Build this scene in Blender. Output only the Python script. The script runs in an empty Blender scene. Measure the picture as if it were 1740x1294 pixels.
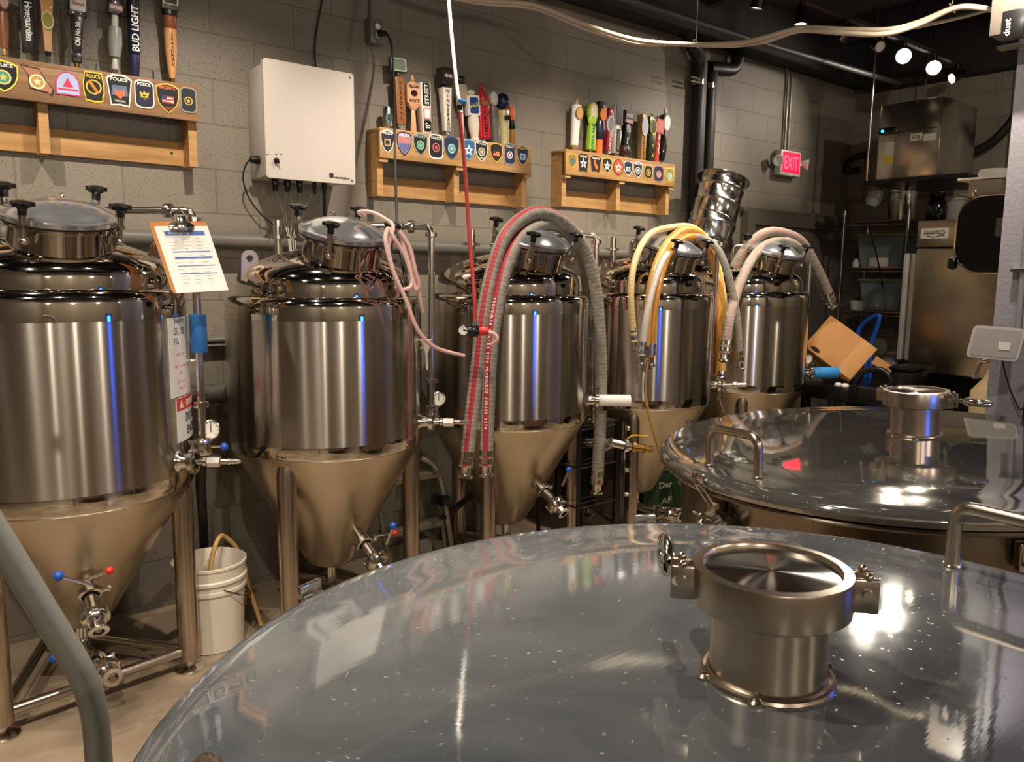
import bpy, bmesh, math, random
from mathutils import Vector, Matrix
random.seed(4)
PI = math.pi
C = bpy.context.scene.collection
R = math.radians
# ---------------------------------------------------------------- camera
YAW, PITCH, ROLL, FPX, EYE = 39.5275, 7.7727, 0.5837, 1350.965, 1.6
_y, _p, _r = R(YAW), R(PITCH), R(ROLL)
FW = Vector((math.sin(_y)*math.cos(_p), math.cos(_y)*math.cos(_p), -math.sin(_p)))
_rt = Vector((math.cos(_y), -math.sin(_y), 0)); _up = _rt.cross(FW)
RT = _rt*math.cos(_r) + _up*math.sin(_r); UP = _up*math.cos(_r) - _rt*math.sin(_r)
ORG = Vector((0, 0, EYE))
def ray(x, y): return (FW + RT*((x-870)/FPX) - UP*((y-647)/FPX)).normalized()
def at(x, y, ax, v):
    d = ray(x, y); return ORG + d*((v-ORG[ax])/d[ax])
def WY(x, y, v=3.84): return at(x, y, 1, v)      # point of the plane Y = v seen at a pixel of the photograph
def WX(x, y, v): return at(x, y, 0, v)
def WZ(x, y, v): return at(x, y, 2, v)
cam = bpy.data.objects.new('camera', bpy.data.cameras.new('camera')); C.objects.link(cam)
cam.data.sensor_width = 36; cam.data.lens = FPX*36/1740; cam.data.clip_start = .02
cam.matrix_world = Matrix(((RT.x, UP.x, -FW.x, 0), (RT.y, UP.y, -FW.y, 0), (RT.z, UP.z, -FW.z, EYE), (0, 0, 0, 1)))
bpy.context.scene.camera = cam

# ---------------------------------------------------------------- materials
def lin(h):
    if isinstance(h, str):
        h = h.lstrip('#'); c = [int(h[i:i+2], 16)/255 for i in (0, 2, 4)]
    else: c = list(h)
    return [((x/12.92) if x <= .04045 else ((x+.055)/1.055)**2.4) for x in c] + [1]
MATS = {}
def mat(key, col, rough=.5, metal=0., aniso=0., noise=0., nscale=8., bump=0., bscale=60., emit=None, estr=0., trans=0., alpha=1., coat=0., rnoise=0., stretch=None, spec=.5, ior=1.45, arot=.25):
    if key in MATS: return MATS[key]
    m = bpy.data.materials.new(key); m.use_nodes = True; nt = m.node_tree; N = nt.nodes; L = nt.links
    b = N['Principled BSDF']; b.inputs['Base Color'].default_value = lin(col)
    b.inputs['Roughness'].default_value = rough; b.inputs['Metallic'].default_value = metal
    b.inputs['Specular IOR Level'].default_value = spec; b.inputs['IOR'].default_value = ior
    b.inputs['Coat Weight'].default_value = coat; b.inputs['Alpha'].default_value = alpha
    if trans: b.inputs['Transmission Weight'].default_value = trans
    if emit: b.inputs['Emission Color'].default_value = lin(emit); b.inputs['Emission Strength'].default_value = estr
    tc = N.new('ShaderNodeTexCoord'); src = tc.outputs['Object']
    if stretch:
        mp = N.new('ShaderNodeMapping'); mp.inputs['Scale'].default_value = stretch; L.new(src, mp.inputs['Vector']); src = mp.outputs['Vector']
    if noise or rnoise:
        n = N.new('ShaderNodeTexNoise'); n.inputs['Scale'].default_value = nscale; n.inputs['Detail'].default_value = 6; L.new(src, n.inputs['Vector'])
        if noise:
            mr = N.new('ShaderNodeMapRange'); mr.inputs['From Min'].default_value = .3; mr.inputs['From Max'].default_value = .7
            mr.inputs['To Min'].default_value = 1-noise; mr.inputs['To Max'].default_value = 1+noise; L.new(n.outputs['Fac'], mr.inputs['Value'])
            hs = N.new('ShaderNodeHueSaturation'); hs.inputs['Color'].default_value = lin(col); L.new(mr.outputs['Result'], hs.inputs['Value']); L.new(hs.outputs['Color'], b.inputs['Base Color'])
        if rnoise:
            mr = N.new('ShaderNodeMapRange'); mr.inputs['From Min'].default_value = .35; mr.inputs['From Max'].default_value = .7
            mr.inputs['To Min'].default_value = max(.01, rough-rnoise); mr.inputs['To Max'].default_value = rough+rnoise; L.new(n.outputs['Fac'], mr.inputs['Value']); L.new(mr.outputs['Result'], b.inputs['Roughness'])
    if bump:
        n2 = N.new('ShaderNodeTexNoise'); n2.inputs['Scale'].default_value = bscale; n2.inputs['Detail'].default_value = 3; L.new(src, n2.inputs['Vector'])
        bp = N.new('ShaderNodeBump'); bp.inputs['Strength'].default_value = bump; bp.inputs['Distance'].default_value = .01; L.new(n2.outputs['Fac'], bp.inputs['Height']); L.new(bp.outputs['Normal'], b.inputs['Normal'])
    if aniso:
        b.inputs['Anisotropic'].default_value = aniso
        tg = N.new('ShaderNodeTangent'); tg.direction_type = 'RADIAL'; tg.axis = 'Z'; L.new(tg.outputs['Tangent'], b.inputs['Tangent'])
        b.inputs['Anisotropic Rotation'].default_value = arot
    MATS[key] = m; return m
brushed = mat('brushed_steel', '#c2bbb0', .20, 1, aniso=1.)
polished = mat('polished_steel', '#d0c9be', .055, 1, bump=.010, bscale=5)
haze = mat('hazy_lid_steel', '#c9ccd0', .15, .86)
satin = mat('satin_steel', '#c2b49c', .30, 1, noise=.10, nscale=2.5, stretch=(1, 1, .5), bump=.02, bscale=2)
pipe_steel = mat('pipe_steel', '#b5a796', .27, 1, noise=.06, nscale=5)
fitting = mat('fitting_steel', '#d8d2c8', .16, 1)
dark_steel = mat('dark_steel', '#6f675c', .35, 1, noise=.1)
galv = mat('galvanised_steel', '#d2d0cb', .17, 1, noise=.08, nscale=14, bump=.01, bscale=5)
black_pl = mat('black_plastic', '#121212', .28)
black_rub = mat('black_rubber', '#161513', .6)
white_pl = mat('white_plastic', '#e6dfd2', .4)
wood = mat('pine_wood', '#a9814f', .55, noise=.22, nscale=3, stretch=(1.2, 6, 14), bump=.1, bscale=9)
wood2 = mat('aged_pine_wood', '#856546', .55, noise=.25, nscale=3, stretch=(1.2, 6, 14), bump=.1, bscale=9)

def lid_material(name, metal, r0, r1, c0, c1, spk):
    m = bpy.data.materials.new(name); m.use_nodes = True; nt = m.node_tree; N = nt.nodes; L = nt.links
    b = N['Principled BSDF']; b.inputs['Metallic'].default_value = metal
    tc = N.new('ShaderNodeTexCoord')
    n = N.new('ShaderNodeTexNoise'); n.inputs['Scale'].default_value = 2.6; n.inputs['Detail'].default_value = 7; n.inputs['Distortion'].default_value = 1.2; L.new(tc.outputs['Object'], n.inputs['Vector'])
    cr = N.new('ShaderNodeValToRGB'); cr.color_ramp.elements[0].position = .35; cr.color_ramp.elements[0].color = lin(c0); cr.color_ramp.elements[1].position = .7; cr.color_ramp.elements[1].color = lin(c1)
    L.new(n.outputs['Fac'], cr.inputs['Fac']); L.new(cr.outputs['Color'], b.inputs['Base Color'])
    mr = N.new('ShaderNodeMapRange'); mr.inputs['From Min'].default_value = .35; mr.inputs['From Max'].default_value = .72; mr.inputs['To Min'].default_value = r0; mr.inputs['To Max'].default_value = r1
    L.new(n.outputs['Fac'], mr.inputs['Value'])
    # specks of dried water
    v = N.new('ShaderNodeTexNoise'); v.inputs['Scale'].default_value = 95; v.inputs['Detail'].default_value = 2; L.new(tc.outputs['Object'], v.inputs['Vector'])
    st = N.new('ShaderNodeMapRange'); st.inputs['From Min'].default_value = spk; st.inputs['From Max'].default_value = spk+.08; L.new(v.outputs['Fac'], st.inputs['Value'])
    ad = N.new('ShaderNodeMath'); ad.operation = 'MULTIPLY_ADD'; ad.inputs[1].default_value = .35; L.new(st.outputs['Result'], ad.inputs[0]); L.new(mr.outputs['Result'], ad.inputs[2]); L.new(ad.outputs['Value'], b.inputs['Roughness'])
    md = N.new('ShaderNodeMath'); md.operation = 'MULTIPLY_ADD'; md.inputs[1].default_value = -.35; md.inputs[2].default_value = metal; L.new(st.outputs['Result'], md.inputs[0]); L.new(md.outputs['Value'], b.inputs['Metallic'])
    # long wiping scratches
    mp = N.new('ShaderNodeMapping'); mp.inputs['Scale'].default_value = (3, 60, 3); mp.inputs['Rotation'].default_value = (0, 0, .5); L.new(tc.outputs['Object'], mp.inputs['Vector'])
    n3 = N.new('ShaderNodeTexNoise'); n3.inputs['Scale'].default_value = 2.2; n3.inputs['Detail'].default_value = 3; L.new(mp.outputs['Vector'], n3.inputs['Vector'])
    bp = N.new('ShaderNodeBump'); bp.inputs['Strength'].default_value = .004; bp.inputs['Distance'].default_value = .01; L.new(n3.outputs['Fac'], bp.inputs['Height'])
    n4 = N.new('ShaderNodeTexNoise'); n4.inputs['Scale'].default_value = 2.0; n4.inputs['Detail'].default_value = 1; L.new(tc.outputs['Object'], n4.inputs['Vector'])
    b2 = N.new('ShaderNodeBump'); b2.inputs['Strength'].default_value = .05; b2.inputs['Distance'].default_value = .02; L.new(n4.outputs['Fac'], b2.inputs['Height']); L.new(bp.outputs['Normal'], b2.inputs['Normal']); L.new(b2.outputs['Normal'], b.inputs['Normal'])
    return m
lid_steel = lid_material('scratched_lid_steel', .70, .025, .09, '#82888c', '#acb0b2', .685)
lid_steel2 = lid_material('shiny_lid_steel', .88, .02, .08, '#97958f', '#b8b5ae', .70)

def wall_material(name, axis, off):
    m = bpy.data.materials.new(name); m.use_nodes = True; nt = m.node_tree; N = nt.nodes; L = nt.links
    b = N['Principled BSDF']; b.inputs['Roughness'].default_value = .55
    tc = N.new('ShaderNodeTexCoord'); sp = N.new('ShaderNodeSeparateXYZ'); L.new(tc.outputs['Object'], sp.inputs[0])
    cx = N.new('ShaderNodeCombineXYZ')
    a1 = N.new('ShaderNodeMath'); a1.operation = 'ADD'; a1.inputs[1].default_value = -off+40.64; L.new(sp.outputs[axis], a1.inputs[0]); L.new(a1.outputs[0], cx.inputs[0])
    a2 = N.new('ShaderNodeMath'); a2.operation = 'ADD'; a2.inputs[1].default_value = -1.6557+4.064; L.new(sp.outputs['Z'], a2.inputs[0]); L.new(a2.outputs[0], cx.inputs[1])
    def brick(mortar, smooth):
        br = N.new('ShaderNodeTexBrick'); br.offset = .5; br.offset_frequency = 2; br.inputs['Scale'].default_value = 1
        br.inputs['Brick Width'].default_value = .4064; br.inputs['Row Height'].default_value = .2032
        br.inputs['Mortar Size'].default_value = mortar; br.inputs['Mortar Smooth'].default_value = smooth
        br.inputs['Color1'].default_value = (1, 1, 1, 1); br.inputs['Color2'].default_value = (.93, .93, .93, 1); br.inputs['Mortar'].default_value = (.74, .74, .74, 1)
        L.new(cx.outputs[0], br.inputs['Vector']); return br
    br = brick(.0042, .35)
    n = N.new('ShaderNodeTexNoise'); n.inputs['Scale'].default_value = 70; n.inputs['Detail'].default_value = 5; L.new(tc.outputs['Object'], n.inputs['Vector'])
    vo = N.new('ShaderNodeTexNoise'); vo.inputs['Scale'].default_value = 130; vo.inputs['Detail'].default_value = 1; L.new(tc.outputs['Object'], vo.inputs['Vector'])
    pits = N.new('ShaderNodeMapRange'); pits.inputs['From Min'].default_value = .27; pits.inputs['From Max'].default_value = .36; L.new(vo.outputs['Fac'], pits.inputs['Value'])
    n0 = N.new('ShaderNodeTexNoise'); n0.inputs['Scale'].default_value = 2.5; L.new(tc.outputs['Object'], n0.inputs['Vector'])
    mr = N.new('ShaderNodeMapRange'); mr.inputs['To Min'].default_value = .86; mr.inputs['To Max'].default_value = 1.1; L.new(n0.outputs['Fac'], mr.inputs['Value'])
    mx = N.new('ShaderNodeMix'); mx.data_type = 'RGBA'; mx.blend_type = 'MULTIPLY'; mx.inputs['Factor'].default_value = 1; mx.inputs['A'].default_value = lin('#7b7366'); L.new(br.outputs['Color'], mx.inputs['B'])
    hs = N.new('ShaderNodeHueSaturation'); L.new(mx.outputs['Result'], hs.inputs['Color'])
    pm = N.new('ShaderNodeMath'); pm.operation = 'MULTIPLY'; L.new(mr.outputs['Result'], pm.inputs[0])
    pr = N.new('ShaderNodeMapRange'); pr.inputs['To Min'].default_value = .78; L.new(pits.outputs['Result'], pr.inputs['Value']); L.new(pr.outputs['Result'], pm.inputs[1])
    L.new(pm.outputs[0], hs.inputs['Value']); L.new(hs.outputs['Color'], b.inputs['Base Color'])
    h = N.new('ShaderNodeMath'); h.operation = 'MULTIPLY_ADD'; h.inputs[1].default_value = -1.2; L.new(br.outputs['Fac'], h.inputs[0])
    h2 = N.new('ShaderNodeMath'); h2.operation = 'MULTIPLY_ADD'; h2.inputs[1].default_value = .3; L.new(n.outputs['Fac'], h2.inputs[0]); L.new(pits.outputs['Result'], h2.inputs[2]); L.new(h2.outputs[0], h.inputs[2])
    bp = N.new('ShaderNodeBump'); bp.inputs['Strength'].default_value = .55; bp.inputs['Distance'].default_value = .004; L.new(h.outputs[0], bp.inputs['Height']); L.new(bp.outputs['Normal'], b.inputs['Normal'])
    return m

# ---------------------------------------------------------------- mesh helpers
def TM(loc=(0, 0, 0), z=(0, 0, 1), x=None):
    z = Vector(z).normalized()
    if x is None: x = Vector((1, 0, 0)) if abs(z.x) < .9 else Vector((0, 1, 0))
    x = Vector(x); x = (x - z*x.dot(z)).normalized(); y = z.cross(x)
    return Matrix(((x.x, y.x, z.x, loc[0]), (x.y, y.y, z.y, loc[1]), (x.z, y.z, z.z, loc[2]), (0, 0, 0, 1)))
def RZ(loc, a): return Matrix.Translation(loc) @ Matrix.Rotation(a, 4, 'Z')
def smoothpath(pts, n=8):
    P = [Vector(p) for p in pts]
    if len(P) < 3: return P
    out = []
    for i in range(len(P)-1):
        p0 = P[max(i-1, 0)]; p1 = P[i]; p2 = P[i+1]; p3 = P[min(i+2, len(P)-1)]
        for k in range(n):
            t = k/n; out.append(.5*((2*p1)+(p2-p0)*t+(2*p0-5*p1+4*p2-p3)*t*t+(3*p1-p0-3*p2+p3)*t**3))
    out.append(P[-1]); return out
def bendpath(pts, r=.04, n=6):          # straight runs joined by arcs
    P = [Vector(p) for p in pts]; out = [P[0]]
    for i in range(1, len(P)-1):
        a = (P[i-1]-P[i]); b = (P[i+1]-P[i]); d = min(r, a.length*.49, b.length*.49); a = P[i]+a.normalized()*d; b = P[i]+b.normalized()*d
        for k in range(n+1):
            t = k/n; out.append(a*(1-t)**2+P[i]*2*t*(1-t)+b*t*t)
    out.append(P[-1]); return out
class M:
    def __init__(s): s.v = []; s.f = []; s.mi = []
    def add(s, vs, fs, T=None, mi=0):
        o = len(s.v)
        s.v += [(T @ Vector(v)) if T is not None else Vector(v) for v in vs]
        for f in fs: s.f.append([i+o for i in f]); s.mi.append(mi)
        return s
    def box(s, c, d, T=None, mi=0, bev=0.):
        x, y, z = [k/2 for k in d]
        if bev <= 0:
            vs = [(c[0]+a*x, c[1]+b*y, c[2]+e*z) for a in (-1, 1) for b in (-1, 1) for e in (-1, 1)]
            return s.add(vs, [(0, 1, 3, 2), (4, 6, 7, 5), (0, 4, 5, 1), (2, 3, 7, 6), (0, 2, 6, 4), (1, 5, 7, 3)], T, mi)
        bm = bmesh.new(); bmesh.ops.create_cube(bm, size=1); bmesh.ops.scale(bm, vec=d, verts=bm.verts); bmesh.ops.bevel(bm, geom=bm.edges[:], offset=min(bev, min(d)*.49), segments=2, affect='EDGES', profile=.5)
        bmesh.ops.translate(bm, vec=c, verts=bm.verts); bm.verts.index_update()
        s.add([v.co.copy() for v in bm.verts], [[v.index for v in f.verts] for f in bm.faces], T, mi); bm.free(); return s
    def quadbox(s, a, b, mi=0, T=None):   # axis aligned, two corners
        return s.box([(a[i]+b[i])/2 for i in range(3)], [abs(a[i]-b[i]) for i in range(3)], T, mi)
    def lathe(s, prof, seg=48, T=None, mi=0, a0=0, a1=2*PI, sx=1., sy=1.):
        full = abs(a1-a0-2*PI) < 1e-6; n = seg if full else seg+1; vs = []; fs = []; rows = []
        for r, z in prof:
            if r < 1e-6: rows.append([len(vs)]); vs.append((0, 0, z))
            else:
                rows.append(list(range(len(vs), len(vs)+n)))
                for k in range(n):
                    a = a0+(a1-a0)*k/seg; vs.append((r*math.cos(a)*sx, r*math.sin(a)*sy, z))
        for A, B in zip(rows, rows[1:]):
            for k in range(seg):
                k2 = (k+1) % n if full else k+1
                if len(A) == 1 and len(B) == 1: continue
                if len(A) == 1: fs.append((A[0], B[k2], B[k]))
                elif len(B) == 1: fs.append((A[k], A[k2], B[0]))
                else: fs.append((A[k], A[k2], B[k2], B[k]))
        return s.add(vs, fs, T, mi)
    def cyl(s, a, b, r, r2=None, seg=20, mi=0, cap=True):
        a = Vector(a); b = Vector(b); h = (b-a).length; r2 = r if r2 is None else r2
        pr = [(0, 0)] if cap else []
        pr += [(r, 0), (r2, h)] + ([(0, h)] if cap else [])
        return s.lathe(pr, seg, TM(a, b-a), mi)
    def tube(s, pts, r, seg=10, mi=0, rf=None, stripe=None, cap=True, closed=False, twist=0.):
        P = [Vector(p) for p in pts]; n = len(P); t = (P[1]-P[0]).normalized(); u = t.orthogonal().normalized(); vs = []; fs = []; mis = []
        for i in range(n):
            if closed: t2 = (P[(i+1) % n]-P[i-1]).normalized()
            else: t2 = (P[min(i+1, n-1)]-P[max(i-1, 0)]).normalized()
            u = (u - t2*u.dot(t2)).normalized(); w = t2.cross(u); rr = rf(i, r) if rf else r; s.frames = getattr(s, 'frames', []) if i else []; s.frames.append((P[i], t2.copy(), u.copy(), w.copy()))
            for k in range(seg):
                a = 2*PI*k/seg+twist*i; vs.append(P[i]+(u*math.cos(a)+w*math.sin(a))*rr)
        o = len(s.v); s.v += vs
        for i in range(n if closed else n-1):
            for k in range(seg):
                k2 = (k+1) % seg; j = (i+1) % n
                s.f.append([o+i*seg+k, o+i*seg+k2, o+j*seg+k2, o+j*seg+k]); s.mi.append(stripe(i, k) if stripe else mi)
        if cap and not closed:
            s.f.append([o+k for k in range(seg)][::-1]); s.mi.append(mi); s.f.append([o+(n-1)*seg+k for k in range(seg)]); s.mi.append(mi)
        return s
    def sphere(s, c, r, seg=16, mi=0, sz=1.):
        n = seg//2; return s.lathe([(r*math.sin(PI*i/n), -r*sz*math.cos(PI*i/n)) for i in range(n+1)], seg, Matrix.Translation(c), mi)
    def torus(s, T, Rr, r, seg=36, m=8, mi=0):
        return s.lathe([(Rr+r*math.cos(2*PI*k/m), r*math.sin(2*PI*k/m)) for k in range(m+1)], seg, T, mi)
    def prism(s, poly, h, T=None, mi=0, holes=False):
        n = len(poly); vs = [(x, y, 0) for x, y in poly]+[(x, y, h) for x, y in poly]
        fs = [list(range(n))[::-1], list(range(n, 2*n))]+[(k, (k+1) % n, n+(k+1) % n, n+k) for k in range(n)]
        return s.add(vs, fs, T, mi)
    def build(s, name, mats, parent=None, fix=True, flat=False, ang=38, origin=None):
        me = bpy.data.meshes.new(name)
        pw = Vector((0, 0, 0)); q = parent
        while q is not None: pw += q.location; q = q.parent
        if parent is None:
            if origin is None:
                xs = [v.x for v in s.v]; ys = [v.y for v in s.v]; zs = [v.z for v in s.v]
                origin = Vector(((min(xs)+max(xs))/2, (min(ys)+max(ys))/2, min(zs)))
            pw = Vector(origin)
        me.from_pydata([v-pw for v in s.v], [], s.f)
        if not isinstance(mats, (list, tuple)): mats = [mats]
        for m in mats: me.materials.append(m)
        if len(mats) > 1:
            for p, i in zip(me.polygons, s.mi): p.material_index = i
        if fix:
            bm = bmesh.new(); bm.from_mesh(me); bmesh.ops.recalc_face_normals(bm, faces=bm.faces); bm.to_mesh(me); bm.free()
        if not flat:
            me.polygons.foreach_set('use_smooth', [True]*len(me.polygons)); me.set_sharp_from_angle(angle=R(ang))
        me.update()
        o = bpy.data.objects.new(name, me); C.objects.link(o)
        if parent is not None: o.parent = parent
        else: o.location = pw
        return o
def tag(o, label, cat, group=None, kind=None):
    o['label'] = label; o['category'] = cat
    if group: o['group'] = group
    if kind: o['kind'] = kind
    return o
def thing(name, label, cat, loc=(0, 0, 0), group=None):
    o = bpy.data.objects.new(name, None); C.objects.link(o); o.location = loc; o.empty_display_size = .05
    return tag(o, label, cat, group)
def struct(o): o['kind'] = 'structure'; return o
def lab(o, s): o['label'] = s; return o
FONT_CACHE = {}
def textmesh(body, size, bold=.0, ext=.0006, sx=1.):
    key = (body, size, bold, ext)
    if key not in FONT_CACHE:
        cu = bpy.data.curves.new('lettering', 'FONT'); cu.body = body; cu.size = size; cu.extrude = ext; cu.offset = bold; cu.align_x = 'CENTER'; cu.align_y = 'CENTER'; cu.resolution_u = 3
        ob = bpy.data.objects.new('lettering', cu); C.objects.link(ob); bpy.context.view_layer.update()
        me = bpy.data.meshes.new_from_object(ob.evaluated_get(bpy.context.evaluated_depsgraph_get()))
        FONT_CACHE[key] = ([v.co.copy() for v in me.vertices], [list(p.vertices) for p in me.polygons])
        bpy.data.objects.remove(ob)
    return FONT_CACHE[key]
def addtext(m, body, size, T, mi=0, bold=0., sx=1., fit=None, ext=.0006, warp=None):
    vs, fs = textmesh(body, size, bold, ext)
    xs = [v.x for v in vs]; ys = [v.y for v in vs]; cx = (min(xs)+max(xs))/2; cy = (min(ys)+max(ys))/2
    if fit: sx = fit/(max(xs)-min(xs))
    vs = [Vector(((v.x-cx)*sx, v.y-cy, v.z)) for v in vs]
    if warp: vs = [warp(v) for v in vs]
    return m.add(vs, fs, T, mi)
def copy_tree(o, parent=None):
    c = o.copy(); C.objects.link(c); c.parent = parent
    for ch in list(o.children): copy_tree(ch, c)
    return c
def rrect(w, h, r, n=4):
    out = []
    for cx, cy, a in ((w/2-r, h/2-r, 0), (-w/2+r, h/2-r, PI/2), (-w/2+r, -h/2+r, PI), (w/2-r, -h/2+r, 1.5*PI)):
        for k in range(n+1): out.append((cx+r*math.cos(a+PI/2*k/n), cy+r*math.sin(a+PI/2*k/n)))
    return out
def ell(w, h, n=24): return [(w/2*math.cos(2*PI*k/n), h/2*math.sin(2*PI*k/n)) for k in range(n)]
# ---------------------------------------------------------------- room
XR, YW, XL, YB, ZC = 7.2, 3.84, -2.6, -4.2, 3.62
wm = wall_material('painted_block_wall', 'X', 2.1679); wm2 = wall_material('painted_block_wall_side', 'Y', 3.84)
def slab(name, a, b, m):
    o = M().quadbox(a, b).build(name, m, flat=True, origin=(0, 0, 0)); return struct(o)
slab('wall_back', (XL, YW, 0), (XR, YW+.2, ZC), wm)
slab('wall_right', (XR, YB, 0), (XR+.2, YW+.2, ZC), wm2)
slab('wall_left', (XL-.2, YB, 0), (XL, YW+.2, ZC), wm2)
slab('wall_front', (XL-.2, YB-.2, 0), (XR+.2, YB, ZC), mat('taproom_plaster', '#8a8172', .7, noise=.05))
fm = mat('stained_concrete_floor', '#8f7e69', .42, noise=.35, nscale=2.2, rnoise=.15, bump=.08, bscale=30)
slab('floor', (XL-.2, YB-.2, -.1), (XR+.2, YW+.2, 0), fm)
blk = mat('black_ceiling_paint', '#1a191c', .75, noise=.15, nscale=2)
slab('ceiling', (XL-.2, YB-.2, ZC), (XR+.2, YW+.2, ZC+.1), blk)
slab('trim_1', (XL, YW-.16, 3.27), (XR, YW, ZC), blk)
slab('trim_2', (XR-.16, YB, 3.22), (XR, YW-.16, ZC), blk)
for i, y in enumerate((2.05, .7, -.9, -2.4)):
    slab('trim_%d' % (i+3), (XL, y-.06, 3.38), (XR, y+.06, ZC), blk)
for i, x in enumerate((-1.2, .3, 1.8, 3.3, 4.8, 6.3)):
    slab('trim_%d' % (i+7), (x-.04, YB, 3.46), (x+.04, YW-.16, ZC), blk)

# door in the back wall beside the corner
dm = mat('door_paint', '#6a6257', .45); dm2 = mat('door_frame_paint', '#5f574d', .4)
dx0, dx1, dz = 5.62, 6.93, 2.0
d = M().quadbox((dx0, YW-.02, 0), (dx1, YW-.004, dz)); do = struct(d.build('door_1', dm, origin=((dx0+dx1)/2, YW-.02, 0)))
fr = M()
fr.quadbox((dx0-.10, YW-.075, 0), (dx0, YW-.001, dz+.10)); fr.quadbox((dx1, YW-.075, 0), (dx1+.10, YW-.001, dz+.10)); fr.quadbox((dx0, YW-.075, dz), (dx1, YW-.001, dz+.10))
fr.quadbox((dx0-.13, YW-.05, dz+.10), (dx1+.13, YW-.001, dz+.13))
fr.build('door_frame', dm2, do)
M().quadbox((6.27, YW-.03, 0.02), (6.285, YW-.019, dz-.02)).build('astragal', dm2, do)

# ---------------------------------------------------------------- fermenters
TP = [(1.6229+1.0439*(i-1), 3.2853-.0127*(i-1)) for i in range(5)]
def tposition(i): return TP[i]
def plate_hole(m, outer, c, r, h, T):
    n = len(outer); vs = []; fs = []
    inner = []
    for x, y in outer:
        a = math.atan2(y-c[1], x-c[0]); inner.append((c[0]+r*math.cos(a), c[1]+r*math.sin(a)))
    for z in (0, h): vs += [(x, y, z) for x, y in outer]+[(x, y, z) for x, y in inner]
    for k in range(n):
        k2 = (k+1) % n
        fs += [(k, k2, n+k2, n+k), (2*n+k, 2*n+k2, 3*n+k2, 3*n+k), (k, k2, 2*n+k2, 2*n+k), (n+k, n+k2, 3*n+k2, 3*n+k)]
    m.add(vs, fs, T)
AZM = -1.64116818
dm_ = Vector((math.cos(AZM), math.sin(AZM), 0)); TAU = .2881
nN = Vector((0, 0, 1))*math.cos(TAU)+dm_*math.sin(TAU); eN = dm_*math.cos(TAU)-Vector((0, 0, 1))*math.sin(TAU); sN = Vector((-dm_.y, dm_.x, 0))
NC = dm_*.243+Vector((0, 0, 1.828))
def pol(r, a, z): return Vector((r*math.cos(R(a)), r*math.sin(R(a)), z))
def valve_body(m, b, v, seg=24, clampr=.040):
    v = v.normalized(); X = TM(b, v)
    m.lathe([(.024, -.04), (.024, .055), (.034, .060), (.034, .066)], seg, X)
    m.lathe([(.030, .058), (clampr, .060), (clampr, .082), (.030, .084)], seg, X)
    m.lathe([(.022, .08), (.022, .15), (.034, .155), (.036, .16)], seg, X)
    m.lathe([(.034, .158), (.044, .162), (.048, .172), (.048, .190), (.044, .198), (.034, .20)], seg, X)
    m.lathe([(.034, .198), (.036, .205), (.030, .212), (.025, .213), (.021, .236), (.034, .240), (.034, .247), (.019, .248), (.018, .215), (0, .21)], seg, X)
    sd = X.to_3x3() @ Vector((1, 0, 0)); sd2 = X.to_3x3() @ Vector((0, 1, 0))
    for k in range(4):
        q = b+v*.18+(sd*math.cos(k*PI/2+.6)+sd2*math.sin(k*PI/2+.6))*.046
        m.cyl(q-v*.022, q+v*.022, .006, seg=8)
    m.cyl(b+v*.07+sd*.035, b+v*.07+sd*.062, .007, seg=8); m.box((0, 0, 0), (.012, .026, .012), TM(b+v*.07+sd*.062, v))
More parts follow.
